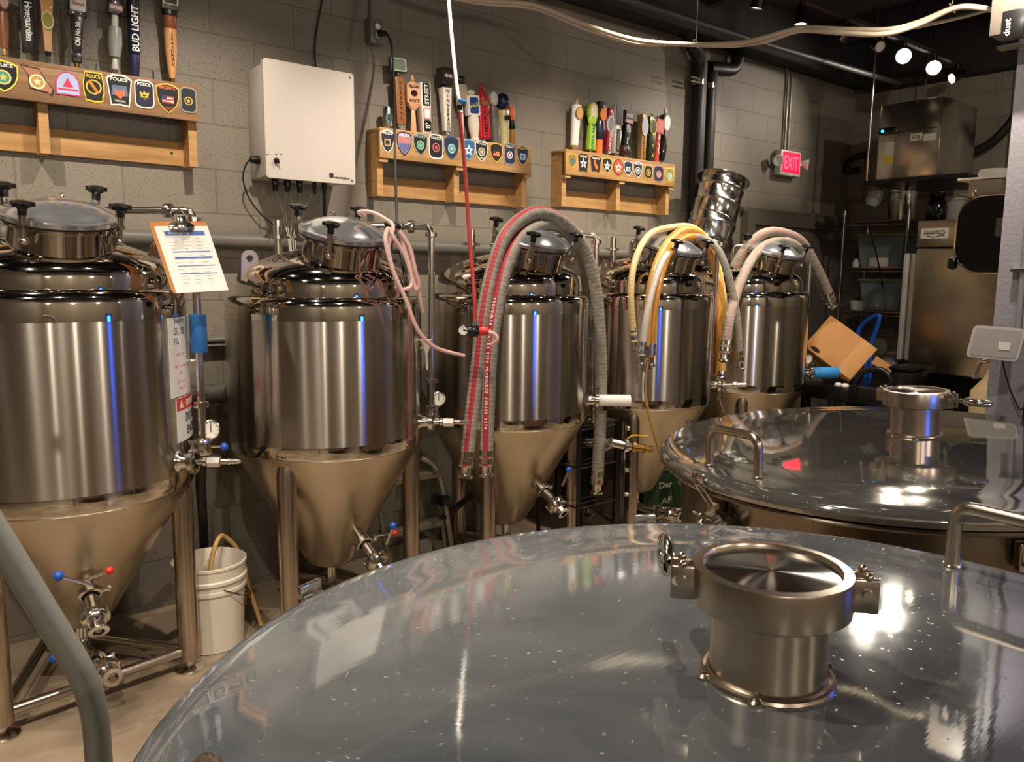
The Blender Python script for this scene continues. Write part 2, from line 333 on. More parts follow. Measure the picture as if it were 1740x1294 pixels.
def make_fermenter():
    root = thing('fermenter', '', 'fermenter tank')
    M().lathe([(.4275, .884), (.4275, 1.402)], 96).build('jacket', brushed, root)
    o = M().lathe([(.4278, 1.400), (.4278, 1.452), (.425, 1.468), (.417, 1.482), (.403, 1.490), (.388, 1.4925), (.374, 1.490)], 96).build('shoulder', polished, root); lab(o, 'mirror polished rounded shoulder')
    M().lathe([(.4278, .886), (.4278, .840), (.424, .832), (.414, .830)], 96).build('lower_band', polished, root)
    M().lathe([(.375, 1.488), (.376, 1.535), (.372, 1.562), (.360, 1.588), (.338, 1.610), (.30, 1.632), (.22, 1.664), (.12, 1.690), (.05, 1.699), (0, 1.70)], 96).build('dome', polished, root)
    o = M().lathe([(.418, .838), (.421, .828), (.414, .815), (.40, .79), (.115, .285), (.10, .265), (.07, .25), (0, .243)], 96).build('cone', satin, root); lab(o, 'dull satin steel cone')
    nk = M().lathe([(.172, -.30), (.166, -.235), (.165, -.21), (.165, -.022), (.172, -.018), (.181, -.016), (.181, -.006)], 64, TM(NC-nN*.085, nN, sN)); nk.build('neck', polished, root)
    g = M().lathe([(.179, -.007), (.184, -.005), (.184, .001), (.179, .002)], 64, TM(NC-nN*.085, nN)).build('gasket', black_rub, root); lab(g, 'thin black rubber gasket')
    l = M().lathe([(.181, .000), (.187, .003), (.188, .019), (.184, .023), (.172, .024), (.155, .034), (.11, .056), (.06, .068), (0, .072)], 64, TM(NC-nN*.085, nN)); l.build('lid', haze, root)
    for j in range(4):
        a = -.682+j*PI/2; q = NC+(eN*math.cos(a)+sN*math.sin(a))*.2009; outw = (eN*math.cos(a)+sN*math.sin(a))
        poly = [((.031+.006*math.cos(5*t))*math.cos(t), (.031+.006*math.cos(5*t))*math.sin(t)) for t in [2*PI*k/40 for k in range(40)]]
        X = TM(q, nN)
        k = M().prism(poly, .013, TM(q-nN*.010, nN)); k.lathe([(.027, .003), (.020, .007), (0, .008)], 20, X); k.lathe([(.020, -.010), (.014, -.022), (.014, -.040), (0, -.041)], 20, X)
        ko = k.build('lid_knob', black_pl, root); lab(ko, 'black star shaped knob on a steel bolt')
        b = M().cyl(q-nN*.038, q-nN*.075, .0135, seg=14); b.cyl(q-nN*.07, q-nN*.13, .009, seg=10); b.sphere(q-nN*.132, .015, 12)
        b.box((0, 0, 0), (.036, .03, .014), TM(q-nN*.079-outw*.01, nN, outw)); b.box((0, 0, 0), (.03, .022, .03), TM(q-nN*.132-outw*.02, nN, outw))
        b.build('bolt', fitting, ko)
    hb = NC-nN*.085+(eN*math.cos(PI+.05)+sN*math.sin(PI+.05))*.19
    h = M().box((0, 0, -.01), (.03, .09, .05), TM(hb, nN, eN)); h.tube(smoothpath([hb+sN*.03+nN*.0, hb+sN*.03+nN*.045-eN*.01, hb+sN*.03+nN*.05+eN*.03, hb+sN*.03+nN*.01+eN*.045]), .006, 8); h.cyl(hb-sN*.06, hb+sN*.06, .008)
    h.build('hinge', fitting, root)
    for sx in (-1, 1):
        out = [(.036*math.cos(t), .036*math.sin(t)) for t in [PI*k/10 for k in range(11)]]+[(-.04, -.09), (.04, -.09)]
        pl = M(); plate_hole(pl, out, (0, 0), .015, .008, TM((sx*.347, -.02, 1.645), (0, -1, .0), (1, 0, 0))); pl.build('lifting_lug', pipe_steel, root)
    p = M().lathe([(.0185, 1.64), (.0185, 1.735), (.028, 1.738), (.028, 1.744), (.0185, 1.748), (.0185, 1.815), (.015, 1.816), (.015, 1.70)], 24, Matrix.Translation((-.175, .085, 0)))
    p.lathe([(.026, 1.733), (.033, 1.735), (.033, 1.749), (.026, 1.751)], 24, Matrix.Translation((-.175, .085, 0)))
    p.cyl((-.215, .07, 1.742), (-.24, .065, 1.742), .006, seg=8); p.box((-.243, .064, 1.742), (.008, .03, .014)); p.cyl((-.142, .09, 1.742), (-.118, .095, 1.742), .006, seg=8)
    p.build('top_port', fitting, root)
    for k in range(3):
        a = 97+120*k; q = pol(.38, a, 0)
        l = M().lathe([(.040, .05), (.040, .76), (.034, .80), (0, .81)], 28, Matrix.Translation(q)); l.lathe([(0, .052), (.040, .05)], 28, Matrix.Translation(q))
        lo = l.build('leg', pipe_steel, root)
        M().lathe([(0, 0), (.055, 0), (.056, .008), (.040, .016), (.016, .022), (.016, .052), (0, .052)], 24, Matrix.Translation(q)).build('foot', fitting, lo)
        q2 = pol(.38, a+120, 0); dd = (q2-q).normalized()
        M().tube([q+dd*.035+Vector((0, 0, .085)), q2-dd*.035+Vector((0, 0, .085))], .019, 14).build('brace', pipe_steel, root)
    # racking valve on the cone and drain valve under it
    b = pol(.21, -84, .452); v = Vector((math.cos(R(-84))*.84, math.sin(R(-84))*.84, -.54))
    m = M(); valve_body(m, b, v); m.build('racking_valve', fitting, root)
    m = M(); m.tube(bendpath([(0, 0, .26), (0, 0, .15), (.02, -.16, .15)], .05), .022, 14); valve_body(m, Vector((.0, -.09, .15)), Vector((.12, -1, 0)))
    m.build('drain_valve', fitting, root)
    # sample port stub
    m = M(); X = TM(pol(.41, -45, .93), pol(1, -45, 0)); m.lathe([(.05, -.005), (.036, .018), (.026, .03), (.024, .058), (.034, .064), (.034, .072), (0, .073)], 24, X); m.lathe([(.032, .062), (.042, .064), (.042, .08), (.03, .082)], 24, X)
    m.cyl(pol(.483, -45, .93)+Vector((0, 0, .03)), pol(.483, -45, .93)+Vector((0, 0, .065)), .006, seg=8); m.box((0, 0, 0), (.03, .01, .012), Matrix.Translation(pol(.483, -45, .995)))
    m.build('side_port', fitting, root)
    # cleaning arm running down the side, with gauge and small valve
    A = pol(.475, -30, 0)
    m = M(); m.tube(bendpath([(.02, .12, 1.66), (.02, .12, 1.80), (A.x, A.y, 1.80), (A.x, A.y, .93)], .035), .0145, 14)
    for z in (1.765, 1.10): m.lathe([(.016, z-.012), (.028, z-.009), (.028, z+.009), (.016, z+.012)], 20, Matrix.Translation((A.x, A.y, 0)))
    m.lathe([(.028, -.012), (.03, 0), (.028, .012)], 20, TM((A.x-.07, A.y+.06, 1.80), (1, -.8, 0)))
    m.box((A.x, A.y, .955), (.05, .05, .06), bev=.01); m.cyl((A.x-.06, A.y+.034, 1.25), (A.x, A.y, 1.25), .006)
    arm = m.build('cleaning_arm', fitting, root)
    gx = Vector((A.x+.028, A.y-.012, 1.015)); f = pol(1, -112, 0)
    g = M().lathe([(0, -.02), (.031, -.018), (.034, .0), (.034, .008), (.030, .010), (.029, .004)], 28, TM(gx, f)); g.cyl(gx+Vector((0, 0, -.03)), gx+Vector((-.02, .01, -.065)), .008)
    go = g.build('pressure_gauge', fitting, root)
    fc = M().lathe([(0, 0), (.029, 0)], 28, TM(gx+f*.004, f)); fo = fc.build('gauge_face', white_pl, go); lab(fo, 'white gauge face')
    nd = M().box((0, .006, 0), (.003, .03, .001), TM(gx+f*.0052, f, pol(1, -22, 0))); 
    for k in range(9):
        t = R(225-270*k/8); nd.box((.024*math.cos(t), .024*math.sin(t), 0), (.003, .003, .001), TM(gx+f*.0052, f, pol(1, -22, 0)))
    nd.build('needle', black_pl, go)
    return root
f0 = make_fermenter()
FL = ['nearest fermenter at the left edge, with the danger sign and blue pipe sleeve', 'steel fermenter with pink tubing coiled on its lid knob, below the white control box',
      'steel fermenter with two thick grey hoses looped over its lid and a white foam sleeve', 'steel fermenter with yellow and clear hoses draped over its lid', 'farthest fermenter in the row, with a blue foam sleeve on its side port']
FT = []
for i in range(5):
    r = f0 if i == 0 else copy_tree(f0)
    FT.append(r)
for i, r in enumerate(FT):
    r.location = (TP[i][0], TP[i][1], 0); tag(r, FL[i], 'fermenter tank', 'row of conical fermenters along the wall')
bpy.context.view_layer.update()
# the nearest tank is a little taller in the jacket than its neighbours
KZ = [(-1, -1), (.25, .25), (.835, .79), (1.49, 1.528), (1.70, 1.722), (1.83, 1.841), (3, 3.011)]
def zmap(z):
    for (a0_, b0_), (a1_, b1_) in zip(KZ, KZ[1:]):
        if z <= a1_: return b0_+(b1_-b0_)*(z-a0_)/(a1_-a0_)
    return z
def stretch_tree(o):
    if o.type == 'MESH':
        o.data = o.data.copy()
        for v_ in o.data.vertices: v_.co.z = zmap(v_.co.z)
    for ch_x in o.children: stretch_tree(ch_x)
stretch_tree(FT[0])
def kid(root, nm):
    for c in root.children:
        if c.name.split('.')[0] == nm: return c
blue_b = mat('blue_ball_plastic', '#1f4fa0', .25); red_b = mat('red_ball_plastic', '#c22a26', .25)
def ballrod(i, p0, p1, m_ball, yy, label, rad=.0165, par='racking_valve'):
    a = WY(p0[0], p0[1], yy); b = WY(p1[0], p1[1], yy-.02)
    par = kid(FT[i], par)
    inv = (Matrix.Translation(FT[i].location) @ Matrix.Translation(par.location) @ par.rotation_euler.to_matrix().to_4x4()).inverted(); a = inv @ a; b = inv @ b; off = Vector(FT[i].location)+Vector(par.location)
    h = M().cyl(a+off, b+off, .006, .0045, 10).build('valve_handle', fitting, par)
    o = M().sphere(b+off, rad, 18).build('handle_ball', m_ball, h); lab(o, label)
ballrod(0, (198, 1012), (146, 999), blue_b, 2.84, 'blue plastic ball'); ballrod(0, (180, 1006), (224, 986), red_b, 2.88, 'red plastic ball', .014)
ballrod(1, (656, 924), (668, 893), blue_b, 2.86, 'blue plastic ball', .0155); ballrod(1, (636, 910), (671, 905), red_b, 2.92, 'red plastic ball', .0125)
ballrod(2, (955, 846), (966, 819), blue_b, 2.86, 'blue plastic ball', .0155)
ballrod(3, (1130, 800), (1150, 792), blue_b, 2.86, 'blue plastic ball', .015)
ballrod(0, (352, 758), (381, 759), blue_b, 3.06, 'blue plastic ball', .0165, 'cleaning_arm'); ballrod(1, (732, 710), (748, 712), black_pl, 3.06, 'black plastic ball', .009, 'cleaning_arm')
ballrod(0, (138, 1110), (92, 1118), blue_b, 3.12, 'blue plastic ball', .018, 'drain_valve')
# barbed sample cocks on the two nearest tanks
for i_, (rz_, dz_) in enumerate(((-9, .055), (0, 0), (0, .065), (0, .03), (0, .03))):
    kv_ = kid(FT[i_], 'racking_valve'); kv_.rotation_euler.z = R(rz_); kv_.location.z = dz_
def world(i, v): return Vector((TP[i][0], TP[i][1], 0))+v
for i in (0, 1):
    d = pol(1, -45+ (8 if i == 0 else 6), 0); b = world(i, pol(.485, -45, .93 if i else .897))
    X = TM(b, d); m = M().lathe([(.012, 0), (.012, .03), (.018, .034), (.018, .045), (.012, .05)], 12, X); m.lathe([(.021, .05), (.021, .095)], 6, X); m.lathe([(0, .05), (.021, .05)], 6, X); m.lathe([(.021, .095), (.011, .098)], 6, X)
    m.lathe([(.011, .098), (.0105, .125), (.013, .127), (.009, .140), (.012, .141), (.008, .153), (.011, .154), (.007, .168), (.004, .168), (0, .15)], 12, X); m.build('sample_cock', fitting, kid(FT[i], 'side_port'))
foam_w = mat('white_foam', '#efeae2', .7); foam_b = mat('blue_foam', '#2f86c4', .6)
for i, mm, r_, ln, nm in ((2, foam_w, .031, .185, 'white foam sleeve'), (4, foam_b, .040, .20, 'blue foam sleeve')):
    b = world(i, pol(.47, -45, .93)); d = pol(1, -38 if i == 2 else -32, 0)
    X = TM(b, d); o = M().lathe([(.012, -.01), (.012, .02), (r_-.003, .02), (r_, .024), (r_, ln), (r_-.003, ln+.004), (.013, ln+.004), (.012, ln-.03)], 28, X).build('foam_sleeve', mm, kid(FT[i], 'side_port')); lab(o, nm)
# black clip at the white sleeve
q = world(2, pol(.53, -43, .895)); M().box(q, (.012, .03, .045), bev=.004).build('clip', black_pl, kid(FT[2], 'side_port'))
# ball valve with brass fitting on the pump line belongs to the pump cart further down
# blue sleeve on the arm of the nearest tank
A = world(0, pol(.475, -30, 0)); o = M().lathe([(.016, 1.432), (.030, 1.432), (.031, 1.428), (.031, 1.293), (.030, 1.289), (.016, 1.289)], 24, Matrix.Translation((A.x, A.y, 0))).build('foam_sleeve', mat('dark_blue_foam', '#1d5c9a', .6), kid(FT[0], 'cleaning_arm')); lab(o, 'dark blue foam sleeve')
# fourth tank side port: tee valve with a hanging lever
q = world(3, pol(.49, -45, .93)); m = M().cyl(q, q+pol(.16, -38, 0), .013, seg=14); m.cyl(q+Vector((.0, 0, .045)), q-Vector((0, 0, .09)), .017, seg=14); m.lathe([(.03, -.012), (.034, 0), (.03, .012)], 20, Matrix.Translation(q+Vector((0, 0, .045)))); m.lathe([(.02, -.012), (.024, 0), (.02, .012)], 20, TM(q+pol(.09, -38, 0), pol(1, -38, 0)))
m.cyl(q-Vector((0, 0, .08)), q-Vector((-.03, .02, .17)), .008); m.build('sample_cock', fitting, kid(FT[3], 'side_port'))

# sheets stuck on the nearest tank (parts of it would move with it, but they lift off: things)
def wrapT(i, rr, az0, z0):
    cx, cy = TP[i]
    def w(v): a = R(az0)+v.x/rr; r2 = rr+v.z; return Vector((cx+r2*math.cos(a), cy+r2*math.sin(a), z0+v.y))
    return w
def sheet(i, rr, a0, a1, z0, z1, m, mi=0, n=14, th=.0012):
    cx, cy = TP[i]; vs = []; fs = []
    for k in range(n+1):
        a = R(a0+(a1-a0)*k/n)
        for r2 in (rr, rr+th):
            for z in (z0, z1): vs.append((cx+r2*math.cos(a), cy+r2*math.sin(a), z))
    for k in range(n):
        o = 4*k; fs += [(o+2, o+3, o+7, o+6), (o, o+4, o+5, o+1), (o+1, o+5, o+7, o+3), (o, o+2, o+6, o+4)]
    fs += [(0, 1, 3, 2), (4*n, 4*n+2, 4*n+3, 4*n+1)]
    m.add(vs, fs, None, mi)
paper = mat('white_sheet', '#dedad4', .35); ink = mat('black_marker', '#22201f', .6); rink = mat('red_marker', '#c0566a', .6); dred = mat('danger_red', '#c03a2e', .4)
ns = M(); sheet(0, .4285, -50, -8, 1.135, 1.425, ns); nso = ns.build('note_sheet', paper)
tag(nso, 'white note sheet with black and pink handwriting stuck high on the nearest fermenter', 'note')
t = M()
for s_, z, h, w_, mi in (('Juicefruit', 1.412, .030, .085, 0), ('OG 1.052', 1.375, .036, .088, 0), ('FG', 1.338, .032, .035, 0), ('add 3 #', 1.29, .020, .07, 1), ('add 3 oz hops', 1.246, .018, .10, 1), ('for', 1.222, .018, .03, 1), ('12 floz', 1.19, .018, .06, 1), ('Aug 21', 1.165, .018, .05, 1)):
    addtext(t, s_, h, None, mi, fit=w_, warp=wrapT(0, .4298, -39 if s_ != 'FG' else -43, z), ext=.0002)
t.build('handwriting', [ink, rink], nso)
ds = M(); sheet(0, .4285, -46, -8, .965, 1.13, ds); sheet(0, .4295, -45.5, -8.5, 1.082, 1.128, ds, 1); dso = ds.build('danger_sign', [paper, dred])
tag(dso, 'white and red danger do not enter sign stuck low on the nearest fermenter', 'sign')
t = M(); addtext(t, 'DANGER', .034, None, 1, bold=.001, fit=.135, warp=wrapT(0, .4308, -26, 1.105), ext=.0002); addtext(t, 'DO NOT', .046, None, 0, bold=.0015, fit=.15, warp=wrapT(0, .4298, -26, 1.05), ext=.0002); addtext(t, 'ENTER', .046, None, 0, bold=.0015, fit=.13, warp=wrapT(0, .4298, -26, 1.0), ext=.0002)
tri = [(0, .017), (-.019, -.014), (.019, -.014)]; m_ = M().prism(tri, .0006); w_ = wrapT(0, .4306, -41, 1.104); t.add([w_(v) for v in m_.v], m_.f, None, 1)
t.build('lettering', [ink, paper], dso)

# ---------------------------------------------------------------- kettles
ktl = mat('kettle_body_steel', '#8f8272', .26, 1, aniso=.5, noise=.1, nscale=3, stretch=(1, 1, 8))
spun = mat('spun_cap_steel', '#d2d0cd', .12, 1, aniso=.95)
def kettle(label, cx, cy, tx, ty, KR, neckpx, ears_deg, handles, latches, extra=None):
    ax, ay = cx+1.08*tx, cy+1.08*ty           # foot of the tilted axis (the lid centre is what the photo fixes)
    root = thing('brew_kettle', label, 'kettle', (0, 0, 0), 'steel brew kettles in front of the fermenters')
    s = KR/.715
    M().lathe([(r*s, z) for r, z in [(0, 1.0925), (.2, 1.092), (.38, 1.0905), (.50, 1.0885), (.565, 1.087), (.585, 1.0845), (.62, 1.082), (.672, 1.079), (.69, 1.077), (.704, 1.072), (.713, 1.062), (.715, 1.050), (.713, 1.040), (.70, 1.034), (.66, 1.034)]], 128).build('lid', lid_steel if extra is None else lid_steel2, root)
    M().lathe([(.645*s, 1.034), (.70*s, 1.032), (.704*s, 1.026), (.70*s, 1.020), (.655*s, 1.016), (.65*s, 1.0), (.65*s, .34), (.62*s, .28), (.3*s, .24), (0, .235)], 96).build('body', ktl, root)
    for k in range(4):
        q = Vector((.5*s*math.cos(PI/4+k*PI/2), .5*s*math.sin(PI/4+k*PI/2), 0)); M().lathe([(0, 0), (.045, 0), (.045, .01), (.03, .02), (.03, .30)], 20, Matrix.Translation(q)).build('leg', pipe_steel, root)
    L = Vector((cx, cy, 0))
    q = WZ(neckpx[0], neckpx[1], 1.105)-L; q.z = 0
    X = Matrix.Translation(q)
    nk = M().lathe([(.084, 1.088), (.079, 1.094), (.0735, 1.099), (.0725, 1.108), (.0725, 1.184), (.084, 1.192), (.086, 1.2)], 56, X); nk.torus(Matrix.Translation(q+Vector((0, 0, 1.094))), .079, .0055, 48, 8)
    for a_ in (150, 205, 330, 25): nk.sphere(q+Vector((.084*math.cos(R(a_)), .084*math.sin(R(a_)), 1.094)), .010, 10, sz=.7)
    nk.build('neck', pipe_steel, root)
    e = Vector((math.cos(R(ears_deg)), math.sin(R(ears_deg)), 0)); f = Vector((-e.y, e.x, 0))
    cl = M().lathe([(.078, 1.188), (.093, 1.186), (.0975, 1.189), (.098, 1.233), (.097, 1.236), (.085, 1.237), (.083, 1.233), (.083, 1.2)], 64, X)
    for sg in (-1, 1):
        for fo in (-1, 1):
            cl.box((0, 0, 0), (.042, .008, .044), TM(q+e*(.104*sg)+f*(.0145*fo)+Vector((0, 0, 1.212)), (0, 0, 1), e), bev=.003)
        cl.cyl(q+e*(.111*sg)-f*.024+Vector((0, 0, 1.215)), q+e*(.111*sg)+f*.024+Vector((0, 0, 1.215)), .007, seg=12)
        cl.sphere(q+e*(.111*sg)+f*.0145+Vector((0, 0, 1.236)), .006, 10); cl.sphere(q+e*(.111*sg)-f*.0145+Vector((0, 0, 1.236)), .006, 10)
    cl.build('clamp', pipe_steel, root)
    # wing nut: a bar with a looped grip
    w = M(); p = q+e*(.120*neckpx[2])+Vector((0, 0, 1.215)); g = (f*1.0+e*(.15*neckpx[2])).normalized() if neckpx[3] == 0 else e*neckpx[2]
    w.cyl(p-g*.02, p+g*.05, .0065, seg=12); w.lathe([(.010, .03), (.013, .036), (.013, .052), (.008, .058)], 14, TM(p, g))
    up_ = Vector((0, 0, 1)) if neckpx[3] == 0 else f
    ring = [(g*(.075+.03*math.cos(t))+up_*(.020*math.sin(t))) for t in [2*PI*k/24 for k in range(24)]]
    w.tube([p+r_ for r_ in ring], .0085, 10, closed=True); w.build('wing_nut', fitting, root)
    M().lathe([(.0845, 1.226), (.083, 1.2305), (.080, 1.2308), (0, 1.2308)], 72, X).build('cap', spun, root)
    for a, b in handles:
        a = a-L; b = b-L; h = .112
        p_ = bendpath([Vector((a.x, a.y, 1.078)), Vector((a.x, a.y, 1.082+h)), Vector((b.x, b.y, 1.082+h)), Vector((b.x, b.y, 1.078))], .035)
        m = M().tube(p_, .0125, 16)
        for z in (a, b): m.torus(Matrix.Translation((z.x, z.y, 1.084)), .0135, .0035, 20, 6)
        m.build('handle', pipe_steel, root)
    for az in latches:
        rr = KR; c, s_ = math.cos(R(az)), math.sin(R(az)); X = Matrix.Translation((rr*.985*c, rr*.985*s_, 0)) @ Matrix.Rotation(R(az), 4, 'Z')
        m = M().box((-.035, 0, .965), (.03, .05, .07), X, bev=.004); m.tube(bendpath([X @ Vector((-.02, -.02, .95)), X @ Vector((.03, -.02, .97)), X @ Vector((.03, .02, .97)), X @ Vector((-.02, .02, .95))], .012), .004, 8)
        m.tube(bendpath([X @ Vector((-.02, -.016, .99)), X @ Vector((.022, -.016, 1.05)), X @ Vector((.022, .016, 1.05)), X @ Vector((-.02, .016, .99))], .01), .0035, 8); m.box((.008, 0, 1.062), (.03, .04, .012), X, bev=.003); m.box((.022, 0, 1.075), (.010, .05, .022), X, bev=.003)
        m.build('latch', fitting, root)
    if extra: extra(root)
    root.location = (ax, ay, 0)
    # tilt so that the lid plane rises tx along x and ty along y
    n = Vector((-tx, -ty, 1)).normalized(); root.rotation_mode = 'QUATERNION'; root.rotation_quaternion = Vector((0, 0, 1)).rotation_difference(n)
    return root
KA = (.8287, .4792, .0031, -.0020, .7568); KB = (2.4832, 1.1223, .0384, -.0278, .7214)
def azim(K, p): return math.degrees(math.atan2(p.y-K[1], p.x-K[0]))
h1 = WZ(1618, 955, 1.09); aA = math.atan2(h1.y-KA[1], h1.x-KA[0]); rA = math.hypot(h1.y-KA[1], h1.x-KA[0])
h2 = Vector((KA[0]+rA*math.cos(aA-.36), KA[1]+rA*math.sin(aA-.36), 1.09))
h3 = WZ(345, 1284, 1.19); a3 = math.atan2(h3.y-KA[1], h3.x-KA[0]); r3 = math.hypot(h3.y-KA[1], h3.x-KA[0]); h4 = Vector((KA[0]+r3*math.cos(a3+.36), KA[1]+r3*math.sin(a3+.36), 1.08))
cA = (WZ(1135, 985, 1.2)-WZ(1470, 1012, 1.2)); earA = math.degrees(math.atan2(-cA.y, -cA.x))
cB = (WZ(1500, 676, 1.2)-WZ(1600, 690, 1.2)); earB = math.degrees(math.atan2(-cB.y, -cB.x))
lat = [azim(KA, WZ(497, 1013, 1.05)), azim(KA, WZ(1078, 876, 1.05)), azim(KA, WZ(1078, 876, 1.05))-75]
kettle('foreground brew kettle whose scratched round steel lid fills the bottom of the picture', *KA[:4], KA[4], (1303, 1128, -1, 0), earA, [(h1, h2), (h3, h4)], lat)
def kb_extra(root):
    # gauge and hose cock under the rim
    for (px, py, rr) in ((1268, 868, .05),):
        q = WZ(px, py, .93); az = azim(KB, q); d = pol(1, az, 0); c = d*.67+Vector((0, 0, .93))
        m = M().lathe([(0, -.03), (.045, -.03), (.05, -.01), (.05, .004), (.045, .008), (.043, .0), (0, 0)], 28, TM(c+d*.03, d)); m.cyl(c-d*.03, c+d*.02, .02); m.build('thermometer', fitting, root)
        M().tube(smoothpath([c+Vector((0, 0, -.12)), c+d*.05+Vector((0, 0, -.04)), c+d*.10+Vector((.03, 0, .02)), c+d*.06+Vector((.07, 0, -.02))]), .010, 10).build('valve_lever', fitting, root)
kettle('second brew kettle with a shiny domed lid, behind the foreground kettle', *KB[:4], KB[4], (1555, 732, 1, 1), earB, [(WZ(1207, 767, 1.09), WZ(1289, 789, 1.09))], [azim(KB, WZ(1187, 850, .97)), azim(KB, WZ(1722, 905, 1.0)), azim(KB, WZ(1165, 715, 1.05))], kb_extra)
# ---------------------------------------------------------------- tap handle shelves on the block wall
FY = 3.70
shelf_label = ['long pine tap handle shelf at the left edge, above the nearest fermenter', 'middle pine tap handle shelf, right of the white control box', 'pine tap handle shelf nearest the black duct pipes']
def shelf(i, x0, x1, ztop, stems, sh=.135, peg=True):
    root = thing('tap_handle_shelf', shelf_label[i], 'shelf', (x0, YW, ztop-.33), 'wooden tap handle shelves on the block wall')
    M().box(((x0+x1)/2, (FY+YW)/2, ztop-.009), (x1-x0, YW-FY-.002, .018), bev=.002).build('top_board', wood2 if i == 0 else wood, root)
    M().box(((x0+x1)/2, FY+.009, ztop-.018-sh/2), (x1-x0, .018, sh), bev=.002).build('front_board', wood2 if i == 0 else wood, root)
    M().box(((x0+x1)/2, YW-.011, ztop-.285), (x1-x0-.02, .020, .105), bev=.002).build('back_rail', wood, root)
    for x in stems:
        y0 = FY+.019
        m = M().quadbox((x-.018, FY+.038, ztop-.345), (x+.018, YW-.002, ztop-.019))
        m.build('bracket', wood, root, flat=True)
        if peg: M().box((x+.005, FY+.022, ztop-.018-sh-.010), (.05, .026, .02)).build('cleat', wood, root)
    sc_ = M()
    for x in (x0+.06, x1-.09): sc_.cyl((x, YW-.0225, ztop-.285), (x, YW-.0205, ztop-.285), .006, seg=12)
    sc_.build('screw', black_pl, root)
    return root
shelf(0, -.45, 1.243, 2.40, (-.43, .64, 1.222), peg=False)
shelf(1, 2.153, 3.187, 2.335, (2.175, 2.665, 3.165))
shelf(2, 3.468, 4.515, 2.36, (3.49, 3.985, 4.49))
# pegs without a handle
def pegs(pts, grp):
    for k, (px, py) in enumerate(pts):
        p = WY(px, py, 3.765); o = M().cyl((p.x, p.y, 2.402 if px < 340 else (2.337 if px < 900 else 2.362)), p, .004, seg=8).build('bare_peg', fitting)
        tag(o, grp[k], 'peg')
pegs([(163, 108), (260, 120)], ['bare steel peg between the boxy tap and the clear tap on the left shelf', 'bare steel peg just left of the copper collared tap'])

# patches
PC = {}
def pm(c): return mat('thread_'+c.strip('#'), c, .75)
def shape(kind, w, h):
    if kind == 'shield':
        return [(-w*.5, h*.36), (-w*.30, h*.46), (0, h*.5), (w*.30, h*.46), (w*.5, h*.36), (w*.49, h*.05), (w*.40, -h*.2), (w*.2, -h*.40), (0, -h*.5), (-w*.2, -h*.40), (-w*.40, -h*.2), (-w*.49, h*.05)]
    if kind == 'taper':
        return [(-w*.5, h*.38), (-w*.25, h*.5), (w*.25, h*.5), (w*.5, h*.38), (w*.36, -h*.5), (0, -h*.46), (-w*.36, -h*.5)]
    if kind == 'round': return ell(w, h, 28)
    if kind == 'arch': return [(-w*.5, -h*.5)]+[(w*.5*math.cos(PI-PI*k/12), -h*.1+h*.6*math.sin(PI*k/12)) for k in range(13)]+[(w*.5, -h*.5)]
    if kind == 'tab':    # rounded rectangle with waists
        return [(-w*.42, h*.5), (w*.42, h*.5), (w*.46, h*.28), (w*.5, h*.15), (w*.5, -h*.2), (w*.42, -h*.34), (w*.42, -h*.46), (0, -h*.5), (-w*.42, -h*.46), (-w*.42, -h*.34), (-w*.5, -h*.2), (-w*.5, h*.15), (-w*.46, h*.28)]
    if kind == 'oct': return rrect(w, h, min(w, h)*.28, 3)
    if kind == 'state':
        return [(x*w, y*h) for x, y in [(-.5, .5), (.10, .44), (.14, .30), (.24, .14), (.26, .02), (.38, -.05), (.42, -.18), (.5, -.26), (.46, -.42), (.38, -.5), (.36, -.40), (-.25, -.30), (-.27, .20), (-.38, .34)]]
def scale_poly(p, s, dy=0): return [(x*s, y*s+dy) for x, y in p]
STAR = [(math.sin(k*PI/5)*(1 if k % 2 == 0 else .42), math.cos(k*PI/5)*(1 if k % 2 == 0 else .42)) for k in range(10)]
NSTEP = 0
